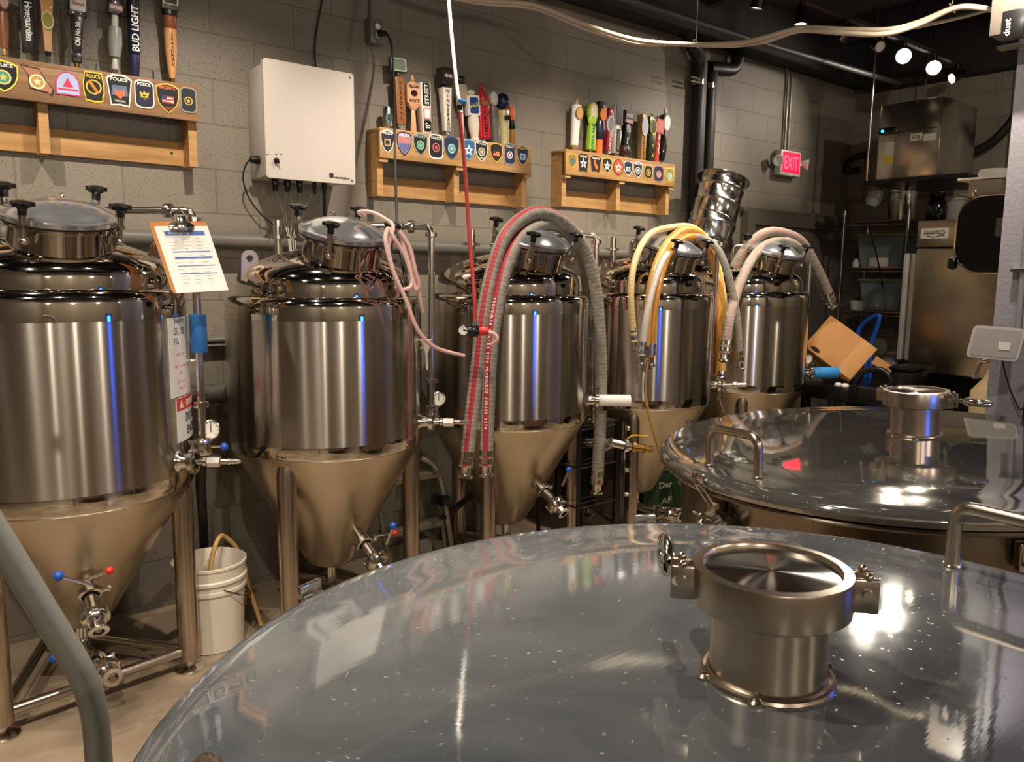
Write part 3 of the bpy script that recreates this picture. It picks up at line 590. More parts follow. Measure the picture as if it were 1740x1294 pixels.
def patch(px, py, wpx, hpx, kind, border, field, emblem, ecol, label, top=None, tcol='#e8e2cc', bot=None, grp='police patches on the middle shelf', ecol2=None):
    p = WY(px, py, FY); ppm = (WY(px+10, py, FY)-WY(px-10, py, FY)).x/20; ppz = -(WY(px, py+10, FY)-WY(px, py-10, FY)).z/20
    w = wpx*ppm; h = hpx*ppz
    X = TM((p.x, FY-.0006, p.z), (0, -1, 0), (1, 0, 0))
    out = shape(kind, w, h)
    o = M().prism(out, .0022, X).build('embroidered_patch', pm(border)); tag(o, label, 'patch', grp)
    M().prism(scale_poly(out, .89), .0004, X @ Matrix.Translation((0, 0, .0022))).build('field', pm(field), o, flat=True)
    s = min(w, h); Z = Matrix.Translation((0, 0, .0026)); m = M(); e = emblem
    if e == 'disc': m.prism(ell(s*.52, s*.52), .0004, X @ Z @ Matrix.Translation((0, -h*.04, 0))); m.prism(ell(s*.40, s*.40), .0005, X @ Z @ Matrix.Translation((0, -h*.04, 0)), mi=1); m.prism(scale_poly(STAR, s*.15), .0006, X @ Z @ Matrix.Translation((0, -h*.04, 0)))
    elif e == 'star': m.prism(scale_poly(STAR, s*.36), .0005, X @ Z @ Matrix.Translation((0, -h*.04, 0))); m.prism(ell(s*.2, s*.2), .0006, X @ Z @ Matrix.Translation((0, -h*.04, 0)), mi=1)
    elif e == 'tri': m.prism([(0, h*.24), (-w*.22, -h*.16), (w*.22, -h*.16)], .0005, X @ Z); m.prism([(-w*.4, -h*.22), (w*.4, -h*.22), (w*.4, -h*.3), (-w*.4, -h*.3)], .0005, X @ Z)
    elif e == 'slash': m.prism(ell(s*.74, s*.74), .0004, X @ Z); m.prism(ell(s*.60, s*.60), .0005, X @ Z, mi=1); m.prism(rrect(s*.14, s*.72, s*.05), .0006, X @ Z @ Matrix.Rotation(.6, 4, 'Z'), mi=2)
    elif e == 'fleur':
        for a in (-.7, 0, .7): m.prism(ell(s*.15, s*.44), .0005, X @ Z @ Matrix.Translation((math.sin(-a)*s*.14, -h*.05, 0)) @ Matrix.Rotation(a, 4, 'Z'))
        m.prism(rrect(s*.4, s*.07, s*.02), .0006, X @ Z @ Matrix.Translation((0, -h*.10, 0)))
    elif e == 'flag': 
        for k in range(5): m.prism(rrect(w*.5, h*.035, .001), .0005, X @ Z @ Matrix.Translation((0, h*(.05-k*.05), 0)), mi=k % 2)
        m.prism(rrect(w*.2, h*.1, .001), .0007, X @ Z @ Matrix.Translation((-w*.15, h*.03, 0)), mi=2)
    elif e == 'sun':
        for k in range(7): m.prism([(0, 0), (w*.42*math.cos(PI*(k+.2)/7), w*.42*math.sin(PI*(k+.2)/7)), (w*.42*math.cos(PI*(k+.7)/7), w*.42*math.sin(PI*(k+.7)/7))], .0005, X @ Z @ Matrix.Translation((0, h*.02, 0)))
        m.prism([(-w*.4, h*.0), (w*.4, h*.0), (w*.3, -h*.22), (0, -h*.4), (-w*.3, -h*.22)], .0004, X @ Z, mi=1)
    elif e == 'state2': m.prism([(x*s, y*s) for x, y in [(-.2, .25), (-.02, .25), (-.02, .08), (.2, -.2), (.16, -.36), (0, -.32), (-.17, 0)]], .0005, X @ Z)
    elif e == 'rect': m.prism(rrect(w*.44, h*.3, .002), .0005, X @ Z @ Matrix.Translation((0, -h*.05, 0))); m.prism(rrect(w*.3, h*.2, .002), .0006, X @ Z @ Matrix.Translation((0, -h*.05, 0)), mi=1)
    elif e == 'fox': m.prism([(-s*.2, s*.16), (-s*.1, s*.06), (s*.08, s*.06), (s*.2, s*.16), (s*.2, -s*.08), (0, -s*.26), (-s*.2, -s*.08)], .0005, X @ Z @ Matrix.Translation((0, -h*.06, 0))); m.prism([(-s*.28, s*.2), (s*.28, s*.2), (s*.32, -s*.2), (-s*.32, -s*.2)], .0003, X @ Z @ Matrix.Translation((0, 0, 0)), mi=1)
    m.build('emblem', [pm(ecol), pm(ecol2 or field), pm('#d9762a' if e == 'slash' else '#2c3a6b')], o, flat=True)
    if top or bot:
        t = M()
        if top: addtext(t, top, h*.15, X @ Z @ Matrix.Translation((0, h*.345, 0)), 0, bold=.0004, fit=w*(.66 if kind != 'round' else .5))
        if bot: addtext(t, bot, h*.11, X @ Z @ Matrix.Translation((0, -h*.33, 0)), 0, fit=w*.42)
        t.build('lettering', pm(tcol), o, flat=True)
G1, G2, G3 = 'patches on the left shelf', 'patches on the middle shelf', 'patches on the shelf by the duct pipes'
patch(5, 129, 54, 54, 'shield', '#d8cf50', '#16181c', 'disc', '#d0c060', 'yellow edged black patch with a teal round seal, first on the left shelf', 'POLICE', grp=G1, ecol2='#3f8f80')
patch(63, 137, 56, 48, 'state', '#3a2418', '#a87458', 'disc', '#e8d9b0', 'brown state shaped patch with a gold and cream seal', grp=G1, ecol2='#b58a4a')
patch(115, 142, 42, 40, 'arch', '#c03a6a', '#a8b4d8', 'tri', '#d8365a', 'pink edged arch patch with a red triangle', grp=G1)
patch(159, 148, 36, 52, 'tab', '#d8b93a', '#1c1a18', 'slash', '#d8b93a', 'black and yellow patch crossed by an orange slash', 'POLICE', '#e0c040', grp=G1)
patch(203, 154, 44, 54, 'taper', '#e4dcc8', '#17171a', 'fox', '#c9673c', 'black tapered patch with an orange and white animal head', 'POLICE', bot='Gaithersburg', grp=G1, ecol2='#5a6a86')
patch(245, 160, 33, 48, 'oct', '#e4dcc8', '#1b2036', 'fleur', '#d0b23c', 'navy rounded patch with a gold fleur emblem', 'POLICE', grp=G1)
patch(285, 167, 40, 51, 'shield', '#c2a04a', '#17161a', 'flag', '#c04a3a', 'black shield patch with a red white and blue flag map', 'BRADDOCK', '#d86a3a', 'POLICE', grp=G1, ecol2='#e8e2d8')
patch(320, 170, 27, 43, 'oct', '#8a8a84', '#20222a', 'disc', '#c9a944', 'small dark grey patch with a gold badge, last on the left shelf', grp=G1)
patch(658, 240, 23, 40, 'shield', '#d8d2c4', '#1b1f36', 'rect', '#c79a3c', 'navy shield patch outlined in white beside the black cord', 'POLICE', grp=G2)
patch(686.5, 244, 25, 41, 'shield', '#2a2420', '#8a7ea0', 'sun', '#e06a30', 'patch with an orange sunburst over purple hills', 'POLICE', '#f0e8e0', grp=G2, ecol2='#5a5f8a')
patch(714, 245, 25, 38, 'shield', '#8f9a90', '#14181a', 'disc', '#7fae92', 'black shield patch with a pale green tree seal', 'POLICE', '#8fa79c', grp=G2, ecol2='#4f7f66')
patch(740.5, 249, 24, 42, 'oct', '#e6e2da', '#15151a', 'disc', '#cf5a60', 'black patch edged white with a red round emblem', 'POLICE', grp=G2, ecol2='#1b1b20')
patch(767, 251, 25, 40, 'shield', '#3a4a7a', '#1b2a44', 'disc', '#9fc4b4', 'navy shield patch with a large pale blue seal', grp=G2, ecol2='#5a8fa0')
patch(796, 254, 22, 37, 'shield', '#7fa0b8', '#2f5f86', 'star', '#d8dce0', 'sky blue patch with a white star, half behind the red hose', grp=G2)
patch(818, 256.5, 22, 37, 'shield', '#d8d2c4', '#131316', 'disc', '#c9c2a4', 'black shield patch with a cream eagle seal', 'POLICE', bot='SHERIFF', grp=G2, ecol2='#6a6a58')
patch(843, 259.5, 22, 34, 'shield', '#d0a838', '#15130f', 'flag', '#d04a3a', 'gold edged patch with a red and yellow flag', grp=G2, ecol2='#e0b040')
patch(866, 262, 18, 37, 'oct', '#8a8fa8', '#23263e', 'disc', '#d8dce0', 'narrow indigo patch with a silver oval', 'POLICE', grp=G2, ecol2='#8a2a3a')
patch(887.5, 264.5, 20, 35, 'shield', '#d0b24a', '#1d2c5c', 'rect', '#c9d4e0', 'royal blue patch with a white panel, last on the middle shelf', 'POLICE', '#e0c860', grp=G2, ecol2='#6a7f9c')
S3 = [(972, 273, 16, 26, 'shield', '#d8b53a', '#8a6a2a', 'disc', '#5f7f70', 'gold badge shaped patch, first on the shelf by the duct pipes', None, '#3a4a4a'),
      (991, 276.5, 18, 31, 'taper', '#3a3632', '#16161a', 'star', '#d8d8d8', 'black tapered patch with a large white star', 'SHERIFF', '#555555'),
      (1012, 278.5, 18, 27, 'taper', '#3a2a24', '#1a1614', 'state2', '#d8702a', 'black patch with an orange state shape', 'POLICE', None),
      (1031.5, 281, 17, 27, 'shield', '#c8b448', '#14161a', 'star', '#e4e4dc', 'yellow edged black shield patch with a white star', None, '#777777'),
      (1050.5, 284, 17, 27, 'round', '#6a2418', '#b4532a', 'star', '#ece4dc', 'round rust red patch with a white emblem', None, '#b4532a'),
      (1067, 286, 15, 26, 'shield', '#d0d0d0', '#1c2440', 'rect', '#c8d0c8', 'navy shield patch with a pale square seal', None, '#7f8f8a'),
      (1083.5, 288.5, 15.5, 28, 'shield', '#d8d8d8', '#16161c', 'disc', '#d8d8d8', 'black pointed patch with a white ring', 'POLICE', '#3a3a44'),
      (1101.5, 292, 14, 23, 'oct', '#d0b848', '#1b1b18', 'disc', '#d0b848', 'small black and yellow rounded patch', None, '#2a2a20'),
      (1119, 295, 15.5, 25, 'oct', '#4a3f78', '#1b1b34', 'disc', '#d8a090', 'purple edged navy patch with a pink seal', None, '#8a5f5a'),
      (1137.5, 298, 14.5, 26, 'shield', '#d0c048', '#8f8430', 'disc', '#c8d8c8', 'yellow green shield patch, last on the shelf by the duct pipes', None, '#4f7f80')]
for a in S3: patch(*a[:8], a[8], a[9], a[10], grp=G3, ecol2=a[11])

# tap handles.  Each: foot pixel, top pixel, parts from foot to top
def hx(c): return mat('paint_'+c.strip('#'), c, .32, coat=.3)
GT = ['beer tap handles on the left shelf', 'beer tap handles on the middle shelf', 'beer tap handles on the shelf by the duct pipes']
def tap(sh, px, y0, x1, y1, segs, label, badge=None, text=None, ferr=.06, ycol=None, fercol=None, lean=True):
    """segs: (t0, t1, width0_px, width1_px, depth ratio, colour, form)  form: c round, b box, e ellipsoid, f fluted bottle"""
    zt = (2.401, 2.336, 2.361)[sh]; yy = 3.762
    a = WY(px, y0, yy); b = WY(x1, y1, yy); a = Vector((a.x, yy, zt)); ax = b-a; H = ax.length; X = TM(a, ax, (1, 0, 0))
    # X maps local x->right, y->to wall(ish), z->up;  front is -y
    ppm = (WY(px+10, (y0+y1)/2, yy)-WY(px-10, (y0+y1)/2, yy)).x/20
    root = thing('beer_tap', label, 'tap handle', a, GT[sh])
    fo = M().lathe([(0, 0), (.0075, 0), (.0075, ferr*H*.5), (.010, ferr*H*.55), (.010, ferr*H*1.05), (0, ferr*H*1.05)], 14, X).build('ferrule', mat('brass', '#b8904a', .25, 1) if fercol == 'brass' else fitting, root)
    names = {'c': 'grip', 'b': 'grip', 'e': 'finial', 'p': 'plate', 's': 'grip', 'r': 'plate'}
    dep_at = .01
    fronts = []
    for t0, t1, w0, w1, dr, col, form in segs:
        r0, r1 = w0*ppm/2, w1*ppm/2; z0, z1 = t0*H, t1*H; m = M()
        if form == 'c': m.lathe([(0, z0), (r0*.9, z0), (r0, z0+.003), (r1, z1-.003), (r1*.85, z1), (0, z1)], 24, X, sy=dr)
        elif form == 's':   # swelling grip
            n = 10; m.lathe([(0, z0)]+[(r0+(r1-r0)*k/n+.35*max(r0, r1)*math.sin(PI*k/n)*(1 if r0 <= r1*1.6 else .4)*(.6), z0+(z1-z0)*k/n) for k in range(n+1)]+[(0, z1)], 24, X, sy=dr)
        elif form == 'e': n = 10; m.lathe([(r0*math.sin(PI*k/n), (z0+z1)/2-(z1-z0)/2*math.cos(PI*k/n)) for k in range(n+1)], 22, X, sy=dr)
        elif form in 'bp': # box tapering
            d0, d1 = r0*dr, r1*dr
            vs = [(x*r, y*d, z) for z, r, d in ((z0, r0, d0), (z1, r1, d1)) for x, y in ((-1, -1), (1, -1), (1, 1), (-1, 1))]
            bm = bmesh.new(); vv = [bm.verts.new(v) for v in vs]
            for f in [(3, 2, 1, 0), (4, 5, 6, 7), (0, 1, 5, 4), (1, 2, 6, 5), (2, 3, 7, 6), (3, 0, 4, 7)]: bm.faces.new([vv[k] for k in f])
            bmesh.ops.bevel(bm, geom=bm.edges[:], offset=.0025, segments=2, affect='EDGES', profile=.5); bm.verts.index_update()
            m.add([v.co.copy() for v in bm.verts], [[v.index for v in f.verts] for f in bm.faces], X); bm.free()
        elif form == 'r':  # flat round/oval plate facing the room
            m.prism(ell(w0*ppm, z1-z0, 24), 2*max(r0*dr, .004), X @ TM((0, max(r0*dr, .004), (z0+z1)/2), (0, -1, 0), (1, 0, 0)))
        o = m.build(names[form], hx(col) if not col.startswith('M') else mat('chrome_trim', '#c8c4be', .15, 1), root)
        fronts.append((z0, z1, max(r0, r1)*dr))
    def front(z):
        d = [f[2] for f in fronts if f[0]-.001 <= z <= f[1]+.001]; return -(max(d) if d else .012)
    for bd in (badge or []):
        kind, t, w, h, c1, c2 = bd; z = t*H; P_ = X @ TM((0, front(z)-.0002, z), (0, -1, 0), (1, 0, 0)); W_, H_ = w*ppm, h*ppm
        m = M(); poly = ell(W_, H_) if kind == 'o' else rrect(W_, H_, min(W_, H_)*.15); m.prism(poly, .0035, P_); m.prism(scale_poly(poly, .8), .0008, P_ @ Matrix.Translation((0, 0, .0035)), mi=1)
        m.build('badge', [hx(c1), hx(c2)], root)
    for tx in (text or []):
        s_, t, hpx, lpx, col, rot = tx; z = t*H; dz = .0046 if any(abs(b_[1]-t) < .06 for b_ in (badge or [])) else .0006
        P_ = X @ TM((0, front(z)-dz, z), (0, -1, 0), (1, 0, 0)) @ Matrix.Rotation(rot, 4, 'Z'); m = M()
        if rot == 9:    # stacked letters
            P_ = X @ TM((0, front(z)-dz, z), (0, -1, 0), (1, 0, 0)); n = len(s_)
            for k, chh in enumerate(s_):
                if chh != ' ': addtext(m, chh, hpx*ppm*1.3, P_ @ Matrix.Translation((0, (lpx*(.5-(k+.5)/n))*ppm, 0)), bold=.0003)
        else: addtext(m, s_, hpx*ppm*1.3, P_, bold=.0006, fit=lpx*ppm)
        m.build('lettering', hx(col), root, flat=True)
    return root
V = -PI/2; U = PI/2
# left shelf
tap(0, 8, 96, 5, -20, [(.06, .16, 6, 6, 1, '#b08a4a', 'c'), (.16, .66, 13, 17, .8, '#7a4a30', 's'), (.66, 1, 16, 20, .8, '#4a3028', 'c')], 'brown carved tap handle at the left edge of the left shelf', fercol='brass', badge=[('o', .8, 18, 30, '#6a4038', '#a08878')])
tap(0, 49, 101, 41, -60, [(.10, 1, 19, 27, .55, '#101113', 'b')], 'black slab tap handle with white vertical lettering on the left shelf', text=[('Hoegaarden', .42, 13, 72, '#eceae4', V)], ferr=.1)
tap(0, 82, 103, 78, -12, [(.12, .20, 8, 11, 1, '#17130f', 'c'), (.20, .92, 11, 22, .5, '#c89a62', 'b'), (.92, 1, 24, 24, .6, '#e0d8c8', 'b')], 'pale wood paddle tap handle with a green and gold oval badge', badge=[('o', .62, 21, 34, '#d0c8a8', '#8f8a3a')], ferr=.12)
tap(0, 130, 109, 131, -10, [(.10, .22, 16, 16, 1, '#0f0f10', 'b'), (.22, .72, 13, 21, .7, '#131313', 'b'), (.70, 1, 30, 30, .5, '#17120f', 'b')], 'black tap handle topped by a white square label', badge=[('r', .86, 27, 26, '#d8d4cc', '#eae6e0')], text=[('Old No.38', .47, 9, 42, '#e8e8e8', U), ('Stout', .86, 7, 20, '#c03050', 0)], fercol='brass', ferr=.1)
tap(0, 195, 120, 195, -4, [(.08, .24, 13, 9, 1, '#b8b4ac', 'c'), (.24, .62, 18, 22, 1, '#8f8f8c', 's'), (.62, .78, 12, 12, .8, '#c8c4bc', 'c'), (.78, 1, 25, 25, .6, '#1b1513', 'b')], 'silvery clear tap handle with a dark red and black box on top', badge=[('r', .86, 23, 12, '#5a1e20', '#8a2c2c')], text=[('BROTHERS', .86, 5, 20, '#e8d8d0', 0)], ferr=.09)
tap(0, 229, 124, 225, -14, [(.04, .28, 15, 20, 1, '#2d2a4c', 'c'), (.28, 1, 20, 21, 1, '#15162c', 'c')], 'dark blue cylindrical tap handle with bold white vertical lettering', text=[('BUD LIGHT', .57, 13, 78, '#f2f0ee', U)], ferr=.05)
tap(0, 293, 133, 286, -14, [(.07, .60, 10, 21, .8, '#c08a58', 's'), (.60, .74, 22, 24, .8, '#7a4526', 'c'), (.74, .80, 26, 26, .8, '#15120f', 'c'), (.80, 1, 28, 30, .6, '#4a4640', 'b')], 'tan and copper tap handle spelling SEASONAL, last on the left shelf', text=[('SEASONAL', .38, 6, 54, '#2a1c10', 9)], badge=[('r', .9, 26, 16, '#bdb8ae', '#2a2420')], fercol='brass')
# middle shelf
can = M().lathe([(0, 0), (.022, 0), (.027, .006), (.027, .092), (.022, .100), (.021, .103), (.020, .099), (0, .099)], 28, Matrix.Translation((WY(659, 212, 3.765).x, 3.765, 2.350)))
can.cyl((WY(659, 212, 3.765).x, 3.765, 2.336), (WY(659, 212, 3.765).x, 3.765, 2.350), .016, seg=16)
co = tag(can.build('beer_can', mat('can_aluminium', '#a8aaa8', .25, 1)), 'small silver can with a dark oval label at the left end of the middle shelf', 'can', GT[1])
p_ = Vector((WY(659, 212, 3.765).x, 3.765, 2.40)); M().prism(ell(.034, .040), .001, TM(p_+Vector((0, -.0275, 0)), (0, -1, 0), (1, 0, 0))).build('can_label', pm('#27433f'), co)
tap(1, 681, 212, 675, 98, [(.10, .74, 15, 14, .6, '#8a5a34', 'b'), (.74, .8, 7, 7, 1, '#3a3028', 'c'), (.80, 1, 27, 27, .3, '#3a3c36', 'b')], 'tall brown tap handle with a green screen like plate, behind the black cord', badge=[('r', .9, 24, 18, '#b8b4a4', '#6f7f6a')], text=[('SEASONAL', .42, 5, 56, '#3a2414', 9)])
tap(1, 703, 216, 700, 128, [(.0, .40, 10, 7, .7, '#cf9c76', 'c'), (.40, .52, 8, 22, .5, '#cf9c76', 'b'), (.52, .84, 23, 21, .35, '#cf9c76', 'b'), (.84, .90, 20, 6, .4, '#cf9c76', 'b'), (.90, 1, 6, 4, 1, '#c48e66', 'c')], 'pale wooden mash paddle tap handle with a dark bird print', text=[('WHITE', .56, 5, 18, '#3a2018', 0), ('PELICAN', .80, 4, 17, '#3a2018', 0)], badge=[('o', .69, 11, 8, '#3a2018', '#2a1610')], ferr=.01)
tap(1, 722, 218, 718, 142, [(.02, 1, 14, 17, .9, '#d8d2c8', 'b')], 'white square tap handle with black and red panels', badge=[('r', .17, 11, 14, '#15120f', '#15120f'), ('r', .40, 11, 16, '#d8674a', '#e0e0dc'), ('r', .78, 12, 30, '#17150f', '#2a2622')], text=[('So', .17, 8, 8, '#e8e8e8', 0), ('STREET', .78, 7, 28, '#e8e4dc', U)], ferr=.02)
tap(1, 759, 222, 755, 116, [(.10, .72, 10, 15, .8, '#e0d8ca', 'b'), (.72, .76, 7, 7, 1, '#2a221c', 'c'), (.76, 1, 18, 18, .9, '#2b201a', 'b')], 'white tapering tap handle with a dark brown box top', badge=[('r', .88, 14, 14, '#2b201a', '#3a2c24')], text=[('WINNEBAGO', .40, 5, 56, '#2a2622', 9), ('RED ALE', .88, 4, 12, '#e8e0d4', 0)], ferr=.1)
tap(1, 787, 226, 783, 128, [(.06, .52, 3, 3, 1, '#d8d8d8', 'c'), (.52, .60, 10, 12, .8, '#3a2f28', 'c'), (.60, .86, 15, 17, .5, '#a08d78', 's'), (.86, 1, 16, 12, .6, '#2a221e', 'e')], 'tap handle with a small dark figure top, behind the blue valve', ferr=.05)
tap(1, 807, 230, 800, 152, [(.02, .08, 13, 13, 1, '#d4ccba', 'c'), (.08, .50, 10, 15, 1, '#d8d0be', 's'), (.50, .88, 21, 21, .4, '#d8d2c6', 'b'), (.88, 1, 12, 5, .5, '#c8bca8', 'e')], 'cream tap handle with a blue and yellow square badge', badge=[('r', .69, 18, 26, '#d8d8d0', '#1f3f78')], text=[('PALE', .69, 5, 14, '#d8c040', .35)], ferr=.02)
tap(1, 823, 232, 818, 141, [(.08, .50, 17, 17, .5, '#b4202a', 'b'), (.50, .76, 19, 22, .45, '#a81c26', 's'), (.76, .90, 16, 7, .5, '#a81c26', 'c'), (.90, 1, 7, 4, .6, '#a81c26', 'c')], 'bright red tap handle with a pointed crown', badge=[('r', .28, 11, 34, '#8a141c', '#c02a32'), ('r', .66, 14, 8, '#6a3a20', '#8a5a30')], text=[('AMBER', .28, 7, 28, '#3a080c', U)], ferr=.08)
tap(1, 842, 233, 837, 154, [(.02, .48, 13, 11, .9, '#5a5650', 's'), (.48, .72, 10, 9, .8, '#6a5f56', 's'), (.72, .98, 14, 14, .35, '#d8d0c4', 'r')], 'grey twisted tap handle with a round cream disc top', badge=[('o', .85, 13, 16, '#c8c0b4', '#e4dcd0')], ferr=.02)
tap(1, 858, 236, 853, 158, [(.0, .68, 12, 17, 1, '#d9cc94', 'c'), (.68, 1, 19, 19, 1, '#141c44', 'e')], 'pale yellow tap handle with a dark blue ball top', badge=[('r', .52, 10, 6, '#201c14', '#2a2418')], ferr=.01)
tap(1, 872, 238, 868, 181, [(.02, .45, 8, 6, 1, '#b88a3a', 's'), (.45, .66, 9, 8, 1, '#191512', 'c'), (.66, 1, 7, 8, .8, '#d8602a', 's')], 'short amber tap handle with an orange tip, last on the middle shelf', ferr=.02)
# third shelf
tap(2, 975, 250, 980, 168, [(.03, .11, 8, 10, 1, '#9a7a4a', 'c'), (.11, .88, 10, 13, 1, '#ddd8ce', 'c'), (.88, 1, 5, 3, 1, '#a88a50', 's')], 'white cylindrical tap handle with a round wooden badge', badge=[('o', .72, 12, 16, '#a8804a', '#c89c62')], ferr=.03)
tap(2, 1003, 254, 1008, 174, [(.08, .55, 11, 10, .6, '#9ac23a', 'b'), (.55, .72, 9, 13, .5, '#a4c840', 's'), (.62, 1, 16, 16, .25, '#a8c63c', 'r')], 'lime green tap handle with a pale oval face', badge=[('o', .82, 12, 20, '#c8c49a', '#e0dcb8')], text=[('APPLE ALE', .32, 5, 32, '#1f5a5a', U)], ferr=.1)
tap(2, 1017, 256, 1021, 174, [(.0, .30, 9, 9, 1, '#d8732a', 'c'), (.30, .64, 11, 13, .9, '#1a1e34', 's'), (.64, 1, 11, 13, .8, '#33201c', 'b')], 'navy and orange tap handle with an orange face badge', badge=[('o', .76, 11, 15, '#d8702a', '#e8843a')], ferr=.01)
tap(2, 1031, 258, 1037, 184, [(.10, .52, 8, 10, .8, '#8f1f2e', 'b'), (.52, .78, 11, 12, .5, '#98303a', 's'), (.78, 1, 9, 8, .6, '#a02a38', 'b')], 'maroon tap handle with a round silver bird badge', badge=[('o', .66, 13, 21, '#d4d4d0', '#8a8c8c')], text=[('CARDINAL', .30, 4, 28, '#e0d8cc', U)], ferr=.1)
tap(2, 1045, 260, 1050, 178, [(.08, .46, 8, 12, .6, '#d8d4c4', 'b'), (.46, .62, 12, 8, .6, '#d8d4c4', 'b'), (.62, 1, 15, 14, .35, '#d8d4c8', 'p')], 'cream hourglass shaped tap handle with black insets', badge=[('r', .82, 11, 24, '#15171a', '#23282c'), ('r', .32, 6, 26, '#17181a', '#5a5a48')], ferr=.1)
tap(2, 1061, 262, 1066, 189, [(.07, .28, 13, 12, .9, '#3a1f20', 's'), (.28, .72, 8, 9, .8, '#111111', 'b'), (.74, 1, 15, 15, .5, '#17120f', 'b')], 'black tap handle with white stacked lettering and red striped top', badge=[('r', .90, 13, 9, '#15120f', '#24201c'), ('r', .78, 13, 4, '#b85a50', '#d8b0a0')], text=[('RED BRICK', .42, 4, 42, '#e4e0d8', 9), ('HAZE', .90, 4, 10, '#e8e4dc', 0)], ferr=.07)
tap(2, 1090, 266, 1092, 195, [(.02, 1, 7, 9, .9, '#c49a5c', 'b')], 'plain wood stick tap handle with a white oval badge', badge=[('o', .74, 11, 21, '#d8d8d8', '#c4c6d4')], text=[('BREWING', .30, 3.5, 30, '#7a5a30', U)], ferr=.02)
tap(2, 1104, 268, 1106, 199, [(.03, 1, 9, 12, .7, '#2b3220', 'b')], 'dark green tap handle with yellow letters and a yellow loop badge', badge=[('o', .78, 11, 18, '#d0b838', '#3a3c1c')], text=[('IPA', .35, 5, 30, '#c8b848', 9)], ferr=.03)
tap(2, 1113, 270, 1118, 197, [(.0, .62, 8, 8, 1, '#d84a30', 'c'), (.62, .92, 16, 15, .5, '#b83a3e', 'b'), (.92, 1, 3, 2, 1, '#8a2a2a', 'c')], 'coral red tap handle with a pinkish square top', badge=[('r', .77, 13, 16, '#b03a44', '#c86a68')], text=[('ALE', .40, 3.5, 22, '#e8d8c8', U)], ferr=.01)
tap(2, 1124, 273, 1131, 184, [(.06, .20, 6, 8, 1, '#0f0f10', 'c'), (.20, .58, 8, 8, 1, '#131313', 's'), (.56, .90, 15, 15, .5, '#17181a', 'r'), (.90, 1, 4, 3, 1, '#d8d8d8', 'e')], 'glossy black tap handle with round white print, rightmost of all the handles', badge=[('o', .73, 12, 19, '#8f9498', '#dcdcd8')], ferr=.07)

# ---------------------------------------------------------------- white control box
box_p = mat('control_box_paint', '#b3aaa0', .35, noise=.03, nscale=3)
bx0, bx1, bz0, bz1, by = 1.50, 1.955, 2.02, 2.545, 3.60
cb = thing('control_box', 'white wall mounted electrical control box with a black dial', 'control box', (1.73, YW, 2.0))
o = M().box(((bx0+bx1)/2+.01, (by+.03+YW)/2, (bz0+bz1)/2), (bx1-bx0-.02, YW-by-.032, bz1-bz0-.02), bev=.006).build('case', box_p, cb)
M().prism(rrect(bx1-bx0, bz1-bz0, .014, 4), .026, TM(((bx0+bx1)/2, by+.026, (bz0+bz1)/2), (0, -1, 0), (1, 0, 0))).build('cover', box_p, cb)
k = WY(469, 273, by); m = M().lathe([(.013, 0), (.013, .008), (.010, .012), (.0, .012)], 20, TM((k.x, by-.001, k.z), (0, -1, 0))); m.box((0, 0, .016), (.007, .026, .012), TM((k.x, by, k.z), (0, -1, 0)) @ Matrix.Rotation(.7, 4, 'Z'), bev=.002); m.build('dial', black_pl, cb)
M().prism(rrect(.030, .030, .002), .0008, TM((k.x+.004, by-.0002, k.z-.006), (0, -1, 0)) @ Matrix.Rotation(PI/4, 4, 'Z')).build('dial_plate', mat('dial_plate_grey', '#b8b0a6', .4), cb)
m = M(); p = WY(581, 302, by); addtext(m, 'rewmation', .020, TM((p.x, by-.0004, p.z), (0, -1, 0), (1, 0, 0)), bold=.0003, fit=.085); p2 = WY(563, 298, by); M().prism(rrect(.022, .024, .005), .001, TM((p2.x, by-.0002, p2.z), (0, -1, 0), (1, 0, 0))).build('logo_mark', pm('#2a2624'), cb); m.build('lettering', pm('#2a2624'), cb, flat=True); m = M()
for px_, s_ in ((454, 'HEAT'), (469, 'PUMP'), (477, 'OFF')): q = WY(px_, 262, by); addtext(m, s_, .007, TM((q.x, by-.0004, q.z), (0, -1, 0), (1, 0, 0)))
m.build('lettering', pm('#2a2624'), cb, flat=True)
m = M()
for sx, sz in ((bx1-.02, bz1-.02), (bx1-.018, bz0+.018)): m.lathe([(.006, 0), (.005, .002), (0, .002)], 12, TM((sx, by, sz), (0, -1, 0)))
m.build('screw', pm('#5a5650'), cb)
for j, (px_, r_) in enumerate(((467, .017), (488, .017), (509, .017), (534, .010), (551, .013))):
    p = WY(px_, 312, 3.70); m = M().lathe([(r_*.8, bz0+.012), (r_, bz0+.008), (r_, bz0-.02), (r_*.8, bz0-.024), (r_*.75, bz0-.05), (0, bz0-.05)], 16, Matrix.Translation((p.x, 3.70, 0))); m.build('cable_gland', black_pl, cb)
p = WY(430, 271, 3.72); m = M().lathe([(.0, -.03), (.014, -.028), (.018, -.01), (.020, .0), (.020, .012)], 16, TM((bx0+.004, 3.72, p.z), (1, 0, 0))); m.build('plug', black_pl, cb)
